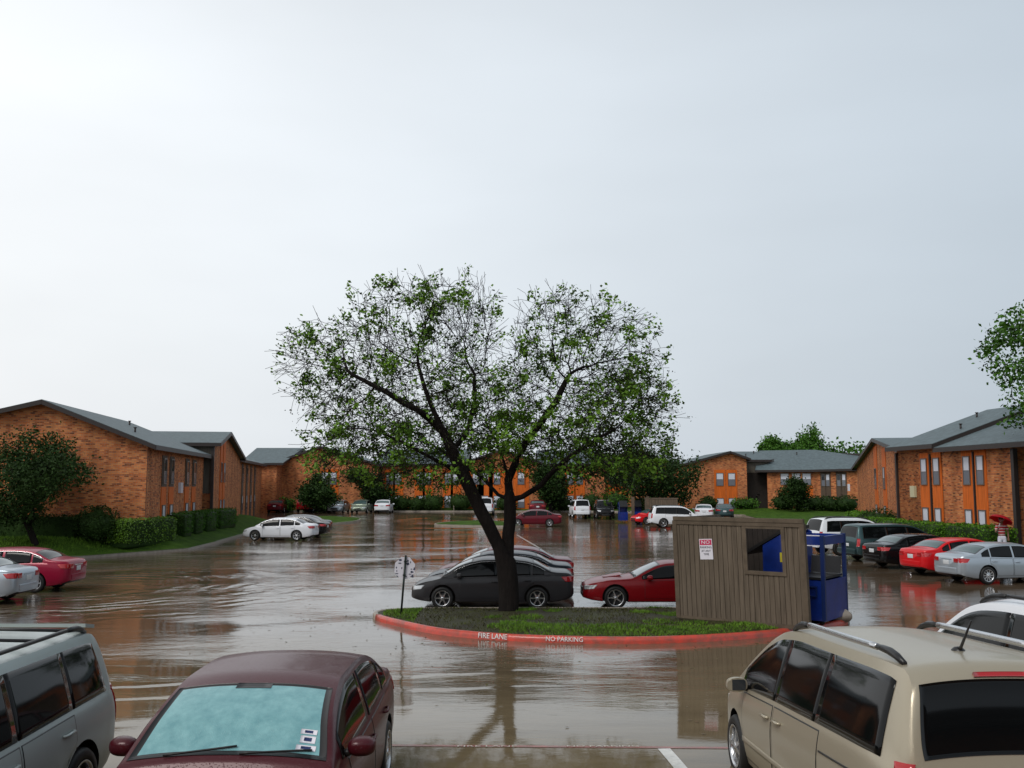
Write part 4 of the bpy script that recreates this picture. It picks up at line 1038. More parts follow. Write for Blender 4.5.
for i in range(6): prism(bm, [b.P(-3.6+.3*i, .3, .95+.3*i), b.P(-.5, .3, .95+.3*i), b.P(-.5, .3, 1.0+.3*i), b.P(-3.6+.3*i, .3, 1.0+.3*i)], b.n*.28)
obj('stair_treads', bm, M_SCREEN, b.root)
for px in (924.8, 937.2, 967.6, 981.2): t = W_(b, px); b.strip(t, .98, 5.4); b.win(t, 5.1, .66, 1.5, out_=.045); b.win(t, 2.35, .66, 1.5, out_=.045)
for a, c in ((924.8, 937.2), (967.6, 981.2)):
    t = (W_(b, a)+W_(b, c))/2; b.fbox('downpipe', t-.04, t+.04, .2, 5.3, -.09, -.003, M_FASC)
t = W_(b, 913.5); b.fbox('meter_box', t-.25, t+.25, 2.9, 3.55, -.15, -.003, mat('cream_box', (.5, .46, .30), .5))
b.fbox('downpipe', b.L-.16, b.L-.02, -.2, 5.5, -.14, -.003, M_FASC)
# the block the viewer stands in (behind the camera)
b = Bld('brick apartment block behind the viewpoint with the upper landing', (-26, -2.6), (26, -2.6), (0, -1), .5)
b.par(12, 6.2, 6, 8.2, 6.2); b.slab([(-.5, -.9, 6.1), (52.5, -.9, 6.1), (52.5, 6, 8.3), (-.5, 6, 8.3)]); b.slab([(-.5, 6, 8.3), (52.5, 6, 8.3), (52.5, 12.5, 6.1), (-.5, 12.5, 6.1)])
for i in range(12): t = 2.5+4.2*i; b.strip(t, 1.1, 5.9); b.win(t, 5.5, .8, 1.5, out_=.045); b.win(t, 2.7, .8, 1.5, out_=.045)

# ---------------------------------------------------------------- vegetation
def leaves(name, pts, size, m, parent=None, jitter=.35, nrm_up=.3, rg=rng):
    n = len(pts); pts = np.asarray(pts)
    a = rg.normal(size=(n, 3)); a[:, 2] *= (1-nrm_up); a /= np.linalg.norm(a, axis=1)[:, None]
    b_ = rg.normal(size=(n, 3)); b_ -= (b_*a).sum(1)[:, None]*a; b_ /= np.linalg.norm(b_, axis=1)[:, None]
    sz = size*(1+jitter*rg.uniform(-1, 1, n))[:, None]
    cr_ = np.cross(a, b_)
    V = np.stack([pts-a*sz*.5, pts+b_*sz*.32+cr_*sz*.06, pts+a*sz*.5, pts-b_*sz*.32+cr_*sz*.06], 1).reshape(-1, 3)
    me = bpy.data.meshes.new(name); me.vertices.add(4*n); me.vertices.foreach_set('co', V.astype(np.float32).ravel())
    me.loops.add(4*n); me.loops.foreach_set('vertex_index', np.arange(4*n, dtype=np.int32))
    me.polygons.add(n); me.polygons.foreach_set('loop_start', np.arange(0, 4*n, 4, dtype=np.int32)); me.polygons.foreach_set('loop_total', np.full(n, 4, dtype=np.int32))
    me.update(calc_edges=True)
    return link(name, me, parent, [m])
def grow(seeds, attr, D=.25, kill=.4, infl=2.2, iters=90, bias=(0, 0, .06)):
    """space colonisation: seeds = list of (pos, parent index)"""
    nodes = [np.array(p, float) for p, _ in seeds]; par_ = [q for _, q in seeds]
    A = np.array(attr); best = np.full(len(A), 1e9); bi = np.zeros(len(A), int)
    def upd(k0):
        nonlocal best, bi
        for k in range(k0, len(nodes)):
            d = np.linalg.norm(A-nodes[k], axis=1); mm = d < best; best[mm] = d[mm]; bi[mm] = k
    upd(0); used = {}
    for it in range(iters):
        if len(A) == 0: break
        act = best < infl
        if not act.any(): break
        k0 = len(nodes); new = {}
        for k in np.unique(bi[act]):
            s = act & (bi == k); v = A[s]-nodes[k]; v /= np.linalg.norm(v, axis=1)[:, None]; d = v.mean(0)+np.array(bias)+rng.normal(size=3)*.08
            nn = np.linalg.norm(d)
            if nn < 1e-4: continue
            p = nodes[k]+d/nn*D; c = used.get(k, 0)
            if c > 3: continue
            used[k] = c+1; nodes.append(p); par_.append(int(k))
        if len(nodes) == k0: break
        upd(k0); keep = best > kill; A = A[keep]; best = best[keep]; bi = bi[keep]
    return np.array(nodes), par_
def tree_mesh(name, nodes, par_, r_tip, r_max, m, parent, power=2.1, gam=1.0):
    n = len(nodes); ch = [[] for _ in range(n)]
    for i, p in enumerate(par_):
        if p >= 0: ch[p].append(i)
    r_ = np.zeros(n)
    for i in range(n-1, -1, -1):
        r_[i] = r_tip if not ch[i] else sum(r_[c]**power for c in ch[i])**(1/power)
    k = r_max/r_[0]; r_ = np.where(r_ > r_tip*1.01, r_tip+(r_max-r_tip)*((r_-r_tip)/(r_[0]-r_tip))**gam, r_)
    bm = bmesh.new(); 
    starts = [i for i in range(n) if par_[i] < 0]
    stack = [(i, None) for i in starts]
    while stack:
        i, fr_ = stack.pop(); chain = [i] if fr_ is None else [fr_, i]; j = i
        while ch[j]:
            c = sorted(ch[j], key=lambda q: -r_[q]); 
            for q in c[1:]: stack.append((q, j))
            j = c[0]; chain.append(j)
        if len(chain) < 2: continue
        rad = [float(r_[q]) for q in chain]
        if fr_ is not None: rad[0] = min(rad[0], rad[1]*1.25)
        mxr = max(rad); tube(bm, [nodes[q] for q in chain], rad, 10 if mxr > .1 else 6 if mxr > .03 else 3, cap=False)
    o = obj(name, bm, m, parent, smooth=True)
    return o, ch, r_

# --- the big tree on the island
TY = 26.9; DR = 1.0
def tp(px, py, dy=0): p = pt(px, py, TY); return np.array((p.x, TY+dy, p.z))
base = np.array(tp(508, 612)); base[2] = .12
segs = {'t': [(508, 614, 0), (509, 598, 0), (508, 580, 0), (506, 563, 0)],
 'l': [('t', -1), (499, 547, -.05), (488, 524, -.1), (476, 500, -.15), (464, 475, -.2), (453, 452, -.3), (444, 432, -.4), (434, 410, -.5)],
 'r': [('t', -1), (508, 545, .1), (510, 522, .15), (510, 500, .2), (508, 480, .3)],
 'r2': [('r', -2), (522, 497, .1), (540, 486, -.1), (554, 470, -.3), (572, 455, -.5), (592, 442, -.7)],
 'rc': [('r', -1), (504, 462, .4), (496, 440, .7), (484, 418, 1.0)],
 'rr': [('r', -1), (516, 462, .2), (526, 442, .1), (540, 424, 0), (556, 402, -.2), (566, 380, -.3)],
 'rb': [('r', 3), (498, 495, .5), (482, 478, 1.0), (462, 464, 1.5), (440, 452, 1.9)],
 'l2': [('l', 4), (440, 462, -.8), (415, 448, -1.3), (390, 436, -1.6)],
 'l3': [('l', -1), (426, 388, -.6), (420, 366, -.6)], 'l4': [('l', 6), (420, 412, -1.0), (392, 396, -1.3), (360, 380, -1.3)],
 'l5': [('l', 5), (466, 432, .3), (474, 402, .6), (474, 372, .6)]}
seeds = []; idx = {}
for k in segs:
    idx[k] = []; prev = -1; pp = None
    for e in segs[k]:
        if isinstance(e[0], str):
            q = idx[e[0]][e[1]]; idx[k].append(q); prev = q; continue
        p = tp(*e)
        if prev >= 0:
            a = seeds[prev][0]; n_ = max(1, int(np.linalg.norm(p-a)/.28))
            for j in range(1, n_): seeds.append((a+(p-a)*j/n_+rng.normal(size=3)*.012, prev)); prev = len(seeds)-1
        seeds.append((p, prev)); prev = len(seeds)-1; idx[k].append(prev)
lobes = [((350, 372), (66, 52), 2.2, 0), ((420, 330), (75, 50), 2.6, 0), ((458, 312), (45, 34), 2.0, 0), ((410, 400), (105, 56), 3.1, 0), ((380, 445), (74, 40), 2.6, 0), ((455, 440), (90, 50), 3.0, 0), ((485, 380), (62, 70), 2.8, .0),
         ((560, 335), (52, 44), 2.2, 0), ((600, 355), (58, 52), 2.4, 0), ((618, 405), (52, 56), 2.6, 0), ((570, 420), (90, 56), 3.0, 0), ((600, 452), (70, 36), 2.4, 0), ((322, 350), (42, 34), 1.5, 0)]
att = []; 
vol = np.array([l[1][0]*l[1][1]*l[2] for l in lobes]); vol = vol/vol.sum()
while len(att) < 9500:
    l = lobes[rng.choice(len(lobes), p=vol)]; q = rng.normal(size=3); q /= np.linalg.norm(q); q *= rng.uniform(.25, 1)**(1/2.4)
    px, py = l[0][0]+q[0]*l[1][0], l[0][1]+q[1]*l[1][1]
    if abs(px-506) < 10 and py < 352: continue
    p = tp(px, py, q[2]*l[2])
    p[0] *= 1; att.append(p)
root = empty('tree', (base[0], base[1], base[2]), 0, 'large half-bare spreading tree with forked dark trunk standing on the kerbed island', 'tree')
nodes, par_ = grow(seeds, att, D=.20, kill=.24, infl=1.5, iters=75)
nodes = nodes-np.array(root.location); nodes[0][2] = -.1
# fine twigs
ch = [[] for _ in nodes]
for i, p in enumerate(par_):
    if p >= 0: ch[p].append(i)
tips = [i for i in range(len(seeds), len(nodes)) if not ch[i]]
side_ = [i for i in range(len(seeds), len(nodes)) if ch[i] and rng.random() < .28]
NN = list(nodes); PP = list(par_); tw = []
ctr = nodes[len(seeds):].mean(0)
for i in tips+side_:
    d0 = nodes[i]-nodes[par_[i]]; d0 /= np.linalg.norm(d0); 
    for k in range(2 if i in side_ else 3):
        d = d0+rng.normal(size=3)*.5; o_ = nodes[i]-ctr; d += .5*o_/np.linalg.norm(o_); d /= np.linalg.norm(d); ln = rng.uniform(.2, .6)
        NN.append(nodes[i]+d*ln*.5+rng.normal(size=3)*.02); PP.append(i); NN.append(nodes[i]+d*ln+rng.normal(size=3)*.05); PP.append(len(NN)-2); tw.append(len(NN)-1)
NN = np.array(NN)
trk, _, _ = tree_mesh('trunk', NN, PP, .0058, .29, M_BARK, root, power=1.9, gam=1.3)
# root flare
# leaves: bunched at some twig ends, denser low and to the right
def vnoise(p, s=1.0, seed=0):
    q = p*s; return (np.sin(q[:, 0]*1.7+seed)+np.sin(q[:, 1]*2.1+1.3*seed+q[:, 2])+np.sin(q[:, 2]*1.9-seed+q[:, 0]*.7))/3
T_ = NN[tw]; hz = T_[:, 2]; edge = np.linalg.norm((T_-ctr)/np.array((5.5, 3.2, 3.2)), axis=1)
wt = .30+.35*vnoise(T_, 1.5, 2.0)+.25*edge+np.where(hz < 5.4, .42, 0)+np.where(T_[:, 0] > .8, .26, 0); wt = np.clip(wt, .03, 1.3)
cc = T_[rng.choice(len(T_), 720, replace=False, p=wt/wt.sum())]; cr_ = rng.uniform(.16, .38, len(cc)); cl = []
for c_, r0 in zip(cc, cr_):
    near_ = T_[np.linalg.norm(T_-c_, axis=1) < r0]
    for p in near_: cl.append(p+rng.normal(size=(rng.integers(7, 12), 3))*.065)
lone = T_[rng.random(len(T_)) < .10]
for p in lone: cl.append(p+rng.normal(size=(rng.integers(2, 5), 3))*.06)
cl = np.concatenate(cl); leaves('crown', cl, .10, M_LEAF, root); print('leaves', len(cl))
M_SHADELEAF = mat('shade_leaves', (.022, .020, .010), .8, col2=(.045, .05, .018), vscale=1.5, spec=.1)  # dark leaves: the shade of the lower crown is put into their colour
pp = T_[(rng.random(len(T_)) < .35*(hz < 6.0)+.25*((T_[:, 0] > 1.5) & (hz < 6.6)))]; leaves('shade_leaves', np.concatenate([p+rng.normal(size=(5, 3))*.08 for p in pp]), .06, M_SHADELEAF, root)
isl_tree = root

def simple_tree(name, loc, height, rad, trunk_r, m, lab, n_att=450, leaf=.16, per=16, base_h=.3, sq=(1, 1, 1), group=None, off=(0, 0), spread=.3, name_crown='crown', cat='tree', lobes_=None, D=None, seed=1):
    rg = np.random.default_rng(seed); root = empty(name, loc, 0, lab, cat, group)
    D = D or rad*.11; zc = height*(base_h+1)/2; rz = height*(1-base_h)/2; att = []
    L_ = lobes_ or [(rg.normal(size=3)*np.array((rad*.38, rad*.38, rz*.38)), rg.uniform(.5, .72)) for _ in range(7)]
    while len(att) < n_att:
        o_, f = L_[rg.integers(len(L_))]; q = rg.normal(size=3); q /= np.linalg.norm(q); q *= rg.uniform(.15, 1)**.5
        att.append(np.array((off[0], off[1], zc))+o_+q*np.array((rad, rad, rz))*f)
    k = max(2, int(height*base_h/D)); seeds = [(np.array((off[0]*i/k, off[1]*i/k, height*base_h*1.1*i/k-.1)), i-1) for i in range(k+1)]
    nodes, par_ = grow(seeds, att, D=D, kill=D*1.6, infl=max(rad, rz)*2, iters=60)
    tree_mesh('trunk', nodes, par_, trunk_r*.05, trunk_r, M_BARK, root, power=2.2)
    tips = nodes[len(seeds):]; tips = tips[rg.random(len(tips)) < .8]
    P_ = np.concatenate([p+rg.normal(size=(per, 3))*spread for p in tips]); leaves(name_crown, P_, leaf, m, root, rg=rg)
    return root
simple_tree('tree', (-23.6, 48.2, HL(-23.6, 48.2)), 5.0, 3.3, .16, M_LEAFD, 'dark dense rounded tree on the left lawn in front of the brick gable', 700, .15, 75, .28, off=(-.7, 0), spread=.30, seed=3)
simple_tree('tree', (24.5, 38.6, .6), 12.6, 6.3, .3, M_LEAFM, 'bright green tree reaching in from the right edge above the roof', 1300, .19, 75, .46, spread=.26, seed=14, off=(.6, 0))
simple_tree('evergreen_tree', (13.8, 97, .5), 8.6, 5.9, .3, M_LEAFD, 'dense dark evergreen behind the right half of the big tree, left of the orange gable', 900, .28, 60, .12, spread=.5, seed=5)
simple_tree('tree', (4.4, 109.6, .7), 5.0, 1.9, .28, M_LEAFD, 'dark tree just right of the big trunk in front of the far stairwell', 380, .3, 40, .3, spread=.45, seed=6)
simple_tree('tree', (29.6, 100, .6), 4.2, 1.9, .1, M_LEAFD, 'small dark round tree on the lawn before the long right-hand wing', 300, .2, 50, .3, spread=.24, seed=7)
simple_tree('tree', (41.6, 136, .5), 12.0, 3.6, .3, M_LEAFM, 'tree crown rising behind the grey roof of the right-hand wing', 520, .35, 45, .4, spread=.45, seed=8)
simple_tree('tree', (37.4, 138, .5), 10.2, 2.2, .25, M_LEAFM, 'lower tree top just left of the crown behind the right-hand roof', 300, .35, 40, .4, spread=.4, seed=9)
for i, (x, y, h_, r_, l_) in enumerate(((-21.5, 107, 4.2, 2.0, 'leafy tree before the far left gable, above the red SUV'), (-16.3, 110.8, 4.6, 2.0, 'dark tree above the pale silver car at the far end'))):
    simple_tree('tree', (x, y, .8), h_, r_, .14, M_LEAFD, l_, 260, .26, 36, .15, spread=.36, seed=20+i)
for i, (x, y, h_) in enumerate(((-60, 118, 9), (-75, 135, 10), (60, 120, 9), (70, 95, 10), (52, 150, 11), (-5, 175, 8), (20, 175, 8))):
    simple_tree('tree', (x, y, 0), h_, 5, .3, M_LEAFM, 'leafy tree standing far off beyond the brick blocks', 160, .6, 14, .3, spread=.7, seed=40+i, group='trees beyond the blocks')

def hedge(path, w_, h, lab, m=None, nm='hedge', leaf=.09, dens=260, cat='hedge', group=None, rounded=.25, seed=0, zoff=0):
    """clipped hedge along a path: woody core plus a skin of leaves"""
    rg = np.random.default_rng(seed+11); a = Vector(path[0]); b_ = Vector(path[1]); d = (b_-a); L_ = d.length; d.normalize(); nn = Vector((-d.y, d.x)); c = (a+b_)/2
    z0 = zg(c.x, c.y)+zoff; root = empty(nm, (c.x, c.y, z0), math.atan2(d.y, d.x), lab, cat, group)
    bm = bmesh.new(); box(bm, -L_/2+.1, L_/2-.1, -w_/2+.1, w_/2-.1, -.25, h-.07, bev=min(w_, h)*.10); 
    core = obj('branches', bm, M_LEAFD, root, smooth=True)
    A = 2*(L_+w_)*h+L_*w_; n = int(A*dens); p = rg.uniform(-1, 1, (n, 3))
    e = 10.0; s_ = (np.abs(p)**e).sum(1)**(1/e); p = p/s_[:, None]
    P_ = np.stack([p[:, 0]*L_/2, p[:, 1]*w_/2, (p[:, 2]+1)/2*h], 1); P_ = P_[P_[:, 2] > .02]
    wob = .03*np.sin(P_[:, 0]*3+seed)*np.cos(P_[:, 2]*4+P_[:, 1]*2); P_ += rg.normal(size=P_.shape)*.035; P_[:, 2] += wob
    leaves('foliage', P_, leaf, m or M_HEDGE, root, rg=rg)
    return root
def bush(x, y, r_, h, lab, m=None, leaf=.11, n=2600, seed=0, group=None, cat='bush', nm='bush'):
    rg = np.random.default_rng(seed+77); root = empty(nm, (x, y, zg(x, y)), 0, lab, cat, group)
    bm = bmesh.new(); bmesh.ops.create_icosphere(bm, subdivisions=3, radius=1)
    for v in bm.verts: v.co = Vector((v.co.x*r_*.8, v.co.y*r_*.8, h*.45+v.co.z*h*.42))*(1+.1*math.sin(v.co.x*5+seed)*math.cos(v.co.y*6))
    obj('branches', bm, M_LEAFD, root, smooth=True)
    q = rg.normal(size=(n, 3)); q /= np.linalg.norm(q, axis=1)[:, None]; k = 1+.14*np.sin(q[:, 0]*5+seed)*np.cos(q[:, 1]*6+q[:, 2]*4)+rg.normal(size=n)*.07
    P_ = q*k[:, None]*np.array((r_, r_, h*.52)); P_[:, 2] += h*.48; P_ = P_[P_[:, 2] > 0]
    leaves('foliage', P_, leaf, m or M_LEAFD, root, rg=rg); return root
hedge([(-20.5, 50.3), (-19.5, 54.9)], 1.3, 1.25, 'big clipped hedge with bright yellow-green top on the left lawn', m=mat('hedge_bright', (.06, .14, .012), .5, col2=(.16, .30, .02), vscale=1.5), seed=1)
GH = 'clipped hedges along the left facade'
for i, (pa, pb, l_) in enumerate((((-19.9, 57.2), (-20.1, 59.3), 'small clipped hedge next beyond the big bright-topped one'), ((-20.2, 60.2), (-20.4, 62.4), 'second small clipped hedge along the left facade'), ((-20.5, 63.4), (-20.7, 66.2), 'third clipped hedge along the left facade, before the stair recess'), ((-20.9, 67.6), (-21.1, 72.2), 'longer clipped hedge at the foot of the second left block'))):
    hedge([pa, pb], 1.3, 1.15, l_, seed=2+i, group=GH, m=M_LEAFM, dens=150)
bush(-21.6, 50.4, 1.05, 1.75, 'round dark bush at the corner of the left gable wall', seed=1)
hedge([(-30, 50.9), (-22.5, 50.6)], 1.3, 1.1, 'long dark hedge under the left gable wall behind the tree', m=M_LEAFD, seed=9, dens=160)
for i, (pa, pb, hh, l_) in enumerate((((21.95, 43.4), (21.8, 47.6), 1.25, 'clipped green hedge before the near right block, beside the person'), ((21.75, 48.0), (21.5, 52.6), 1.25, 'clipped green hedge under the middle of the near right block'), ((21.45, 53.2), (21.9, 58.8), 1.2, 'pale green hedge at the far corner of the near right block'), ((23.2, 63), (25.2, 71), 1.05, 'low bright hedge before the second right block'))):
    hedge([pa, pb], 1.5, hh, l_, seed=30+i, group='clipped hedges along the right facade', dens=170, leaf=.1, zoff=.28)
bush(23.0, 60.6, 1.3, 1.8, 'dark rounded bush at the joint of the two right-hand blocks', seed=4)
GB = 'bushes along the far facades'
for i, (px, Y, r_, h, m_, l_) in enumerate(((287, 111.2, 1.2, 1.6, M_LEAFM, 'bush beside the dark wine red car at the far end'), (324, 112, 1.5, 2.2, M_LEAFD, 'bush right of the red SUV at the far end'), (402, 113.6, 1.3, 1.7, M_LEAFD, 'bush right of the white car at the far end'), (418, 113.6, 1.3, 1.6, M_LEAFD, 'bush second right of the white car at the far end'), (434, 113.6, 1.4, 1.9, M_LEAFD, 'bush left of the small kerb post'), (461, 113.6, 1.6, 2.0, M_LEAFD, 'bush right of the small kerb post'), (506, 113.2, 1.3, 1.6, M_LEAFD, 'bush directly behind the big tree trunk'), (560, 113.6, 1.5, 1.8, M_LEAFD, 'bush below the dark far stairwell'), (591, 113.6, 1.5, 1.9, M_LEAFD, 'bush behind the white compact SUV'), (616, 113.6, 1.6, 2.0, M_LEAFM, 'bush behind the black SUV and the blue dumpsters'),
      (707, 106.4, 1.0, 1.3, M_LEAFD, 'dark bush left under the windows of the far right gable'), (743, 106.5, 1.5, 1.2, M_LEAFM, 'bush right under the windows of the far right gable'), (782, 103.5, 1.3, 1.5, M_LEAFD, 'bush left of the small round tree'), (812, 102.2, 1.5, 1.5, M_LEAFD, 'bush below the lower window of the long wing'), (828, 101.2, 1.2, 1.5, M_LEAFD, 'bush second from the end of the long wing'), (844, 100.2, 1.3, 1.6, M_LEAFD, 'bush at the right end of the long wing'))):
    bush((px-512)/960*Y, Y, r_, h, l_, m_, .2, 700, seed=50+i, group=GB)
# grass blades on the island and the left lawn edge
def blades(name, n, region, hf, m, hh=.09, rg=rng, keep=None):
    P_ = []
    x0, x1, y0, y1 = region
    while len(P_) < n:
        x, y = rg.uniform(x0, x1), rg.uniform(y0, y1)
        if keep(x, y): P_.append((x, y, hf(x, y)))
    P_ = np.array(P_); n = len(P_); a = rg.uniform(0, 6.283, n); w_ = rg.uniform(.008, .016, n); h = hh*rg.uniform(.5, 1.3, n)
    dx, dy = np.cos(a)*w_, np.sin(a)*w_; lean = rg.normal(size=(n, 2))*.035
    V = np.stack([P_+np.stack([dx, dy, dx*0-.01], 1), P_-np.stack([dx, dy, dx*0+.01], 1), P_+np.stack([lean[:, 0], lean[:, 1], h], 1)], 1).reshape(-1, 3)
    me = bpy.data.meshes.new(name); me.from_pydata(V.tolist(), [], [(3*i, 3*i+1, 3*i+2) for i in range(n)]); o = link(name, me, None, [m]); return tag(o, kind='stuff')
def patchy(x, y, s=1.0): return math.sin(x*1.3*s+1)+math.sin(y*2.9*s+x*.8)+.6*math.sin(x*4.1*s-y*3)
inn = lambda x, y: in_poly(x, y, ISL) and dist_poly(x, y, ISL) > .2
tag(blades('grass', 13000, (-3.5, 9, 22, 28), HIS, M_BLADE, .055, keep=lambda x, y: inn(x, y) and ((x > -.3 and y < 24.2+.25*patchy(x, y)) or patchy(x, y, 1.3) > 1.25 or x < -2.5)), 'bright wet grass growing on the island behind the red kerb', 'grass')
tag(blades('weeds', 7000, (-3.5, 9, 22, 28), HIS, M_BLADED, .05, keep=lambda x, y: inn(x, y) and patchy(x, y) < .6), 'dull sparse weeds on the bare soil of the island', 'weeds')
tag(blades('lawn_grass', 16000, (-30, -18.5, 47, 56), HL, M_BLADE, .12, keep=lambda x, y: in_poly(x, y, LL) and dist_poly(x, y, LL) > .2), 'wet green grass of the left lawn before the hedges', 'grass')

# fallen leaves drifting on the thin water round the island and across the near slope
Pl = []
while len(Pl) < 420:
    x, y = rng.uniform(-7, 10), rng.uniform(11.5, 31)
    if dist_poly(x, y, ISL) < .15 or in_poly(x, y, ISL) or (rng.random() > math.exp(-dist_poly(x, y, ISL)/2.2)+.10): continue
    Pl.append((x, y, zlot(x, y)+.012))
Pl = np.array(Pl); n = len(Pl); a = rng.uniform(0, 6.283, n); l_ = rng.uniform(.02, .05, n)
U_ = np.stack([np.cos(a)*l_, np.sin(a)*l_, rng.normal(size=n)*.004], 1); W2 = np.stack([-np.sin(a)*l_*.5, np.cos(a)*l_*.5, rng.normal(size=n)*.004], 1)
V = np.stack([Pl-U_, Pl+W2, Pl+U_, Pl-W2], 1).reshape(-1, 3)
tag(pydata('floating_leaves', V.tolist(), [(4*i, 4*i+1, 4*i+2, 4*i+3) for i in range(n)], mat('fallen_leaf', (.05, .06, .012), .5, col2=(.10, .05, .02), vscale=3)), 'scattered fallen leaves drifting on the water round the kerbed island', 'fallen leaves', kind='stuff')
# roof vents, one or two on each near block
for o_ in [q for q in bpy.data.objects if q.name.startswith('apartment_building') and abs(q.location.x) < 30 and q.location.y > 40]:
    rf = [c for c in o_.children if c.name.startswith('roof')]
    if not rf: continue
    r0 = rf[0]; vs = [v.co for v in r0.data.vertices]; c = sum(vs, Vector())/len(vs); far_ = (vs[0]+vs[2])/2
    for k, f in enumerate((.25, .6)):
        p = (vs[0].lerp(vs[1], .3+.4*k)).lerp(vs[3].lerp(vs[2], .3+.4*k), f+.15)
        bm = bmesh.new(); tube(bm, [p+Vector((0, 0, -.05)), p+Vector((0, 0, .32))], .06, 8); tube(bm, [p+Vector((0, 0, .32)), p+Vector((0, 0, .37))], .10, 8)
        obj('vent_pipe', bm, M_FASC, r0)

# ---------------------------------------------------------------- wooden enclosure and dumpsters
ea, eb = Vector((4.36, 25.5, 0)), Vector((7.10, 23.45, 0)); eu = (eb-ea).normalized(); en = Vector((-eu.y, eu.x, 0)); EW = (eb-ea).length; ez = .12
enc = empty('dumpster_enclosure', (ea.x, ea.y, ez), 0, 'weathered brown plank enclosure panel with a square opening, standing on the island', 'enclosure')
def E(t, n, z): return eu*t+en*n+Vector((-.028*z, 0, z))
def ebox(bm, t0, t1, n0, n1, z0, z1): prism(bm, [E(t0, n0, z0), E(t1, n0, z0), E(t1, n0, z1), E(t0, n0, z1)], en*(n1-n0))
def et(px, py): r_ = ray(px, py); s = r_.x/r_.y; return ((s*ea.y-ea.x)/((eb.x-ea.x)-s*(eb.y-ea.y)))*EW
EH = 2.62; o0, o1 = et(749.5, 550), et(784.5, 550); oz0, oz1 = 1.36, 2.40
bm = bmesh.new(); nb = 26; bw = EW/nb
for i in range(nb):
    a, c = i*bw+.007, (i+1)*bw-.007; j = .004*math.sin(i*5.3)
    if c < o0 or a > o1: ebox(bm, a, c, -.02+j, .0+j, .10, EH-.06)
    else:
        ebox(bm, a, c, -.02+j, .0+j, .10, oz0-.02); ebox(bm, a, c, -.02+j, .0+j, oz1+.02, EH-.06)
obj('siding', bm, M_WOOD, enc)
bm = bmesh.new(); ebox(bm, 0, o0-.02, .002, .03, .06, EH-.07); ebox(bm, o1+.02, EW, .002, .03, .06, EH-.07); ebox(bm, o0-.02, o1+.02, .002, .03, .06, oz0); ebox(bm, o0-.02, o1+.02, .002, .03, oz1, EH-.07); obj('backing', bm, M_WOODT, enc)
bm = bmesh.new(); ebox(bm, -.03, EW+.03, -.06, .06, EH-.06, EH+.04); ebox(bm, .06, EW-.06, -.045, -.026, EH-.16, EH-.064); obj('top_cap', bm, M_WOODT, enc)
bm = bmesh.new(); ebox(bm, -.06, .06, -.05, .10, 0, EH-.065); obj('corner_post', bm, M_WOODT, enc)
bm = bmesh.new(); ebox(bm, EW-.07, EW+.04, -.05, .10, -.02, EH-.065); obj('corner_post', bm, M_WOODT, enc)
bm = bmesh.new(); ebox(bm, .064, EW-.074, -.045, -.026, .02, .12); obj('bottom_rail', bm, M_WOODT, enc)
bm = bmesh.new(); f_ = .09
ebox(bm, o0-f_, o1+f_, -.05, -.028, oz0-f_, oz0); ebox(bm, o0-f_, o1+f_, -.05, -.028, oz1, oz1+.05); ebox(bm, o0-f_, o0, -.05, -.028, oz0+.002, oz1-.002); ebox(bm, o1, o1+f_, -.05, -.028, oz0+.002, oz1-.002); obj('opening_frame', bm, M_WOODT, enc)
bm = bmesh.new()
for i in range(17):
    a = .12+i*.15; prism(bm, [E(0, a, .1), E(0, a+.142, .1), E(0, a+.142, EH-.06), E(0, a, EH-.06)], eu*.025)
prism(bm, [E(-.03, .10, EH-.055), E(-.03, 2.7, EH-.055), E(-.03, 2.7, EH+.02), E(-.03, .10, EH+.02)], eu*.09); obj('side_panel', bm, M_WOOD, enc)
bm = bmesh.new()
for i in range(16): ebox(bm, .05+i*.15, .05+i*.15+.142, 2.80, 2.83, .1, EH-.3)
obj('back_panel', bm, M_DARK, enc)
# the red and white notice on it
st = et(707, 547); sz0, sz1 = 3.6-(558-485)*24.95/960-ez, 3.6-(538-485)*24.95/960-ez; sw_ = .36; sh = sz1-sz0
sp = ea+eu*st+Vector((0, 0, ez)); sg_ = empty('notice_sign', (sp.x, sp.y, sp.z+(sz0+sz1)/2), math.atan2(eu.y, eu.x), 'small white notice with red header fixed to the plank enclosure', 'sign')
sg_.rotation_euler = (R(1), R(-3.0), math.atan2(eu.y, eu.x))
bm = bmesh.new(); box(bm, -sw_/2, sw_/2, -.058, -.05, -sh/2, sh/2); pl = obj('plate', bm, M_SIGNW, sg_)
bm = bmesh.new(); box(bm, -sw_/2+.015, sw_/2-.015, -.061, -.059, sh/2-.155, sh/2-.02); obj('header', bm, M_SIGNR, pl)
def stxt(body, size, z, m, sx=1.0):
    M = Matrix.Translation((0, -.064, z)) @ Matrix.Rotation(R(90), 4, 'X'); text_mesh('lettering', body, size, M, m, pl, .0008, sx)
stxt('NO', .13, sh/2-.088, M_SIGNW, 1.2); stxt('PARKING', .078, sh/2-.215, M_INK); stxt('AT ANY', .072, sh/2-.305, M_INK); stxt('TIME', .072, sh/2-.39, M_INK)

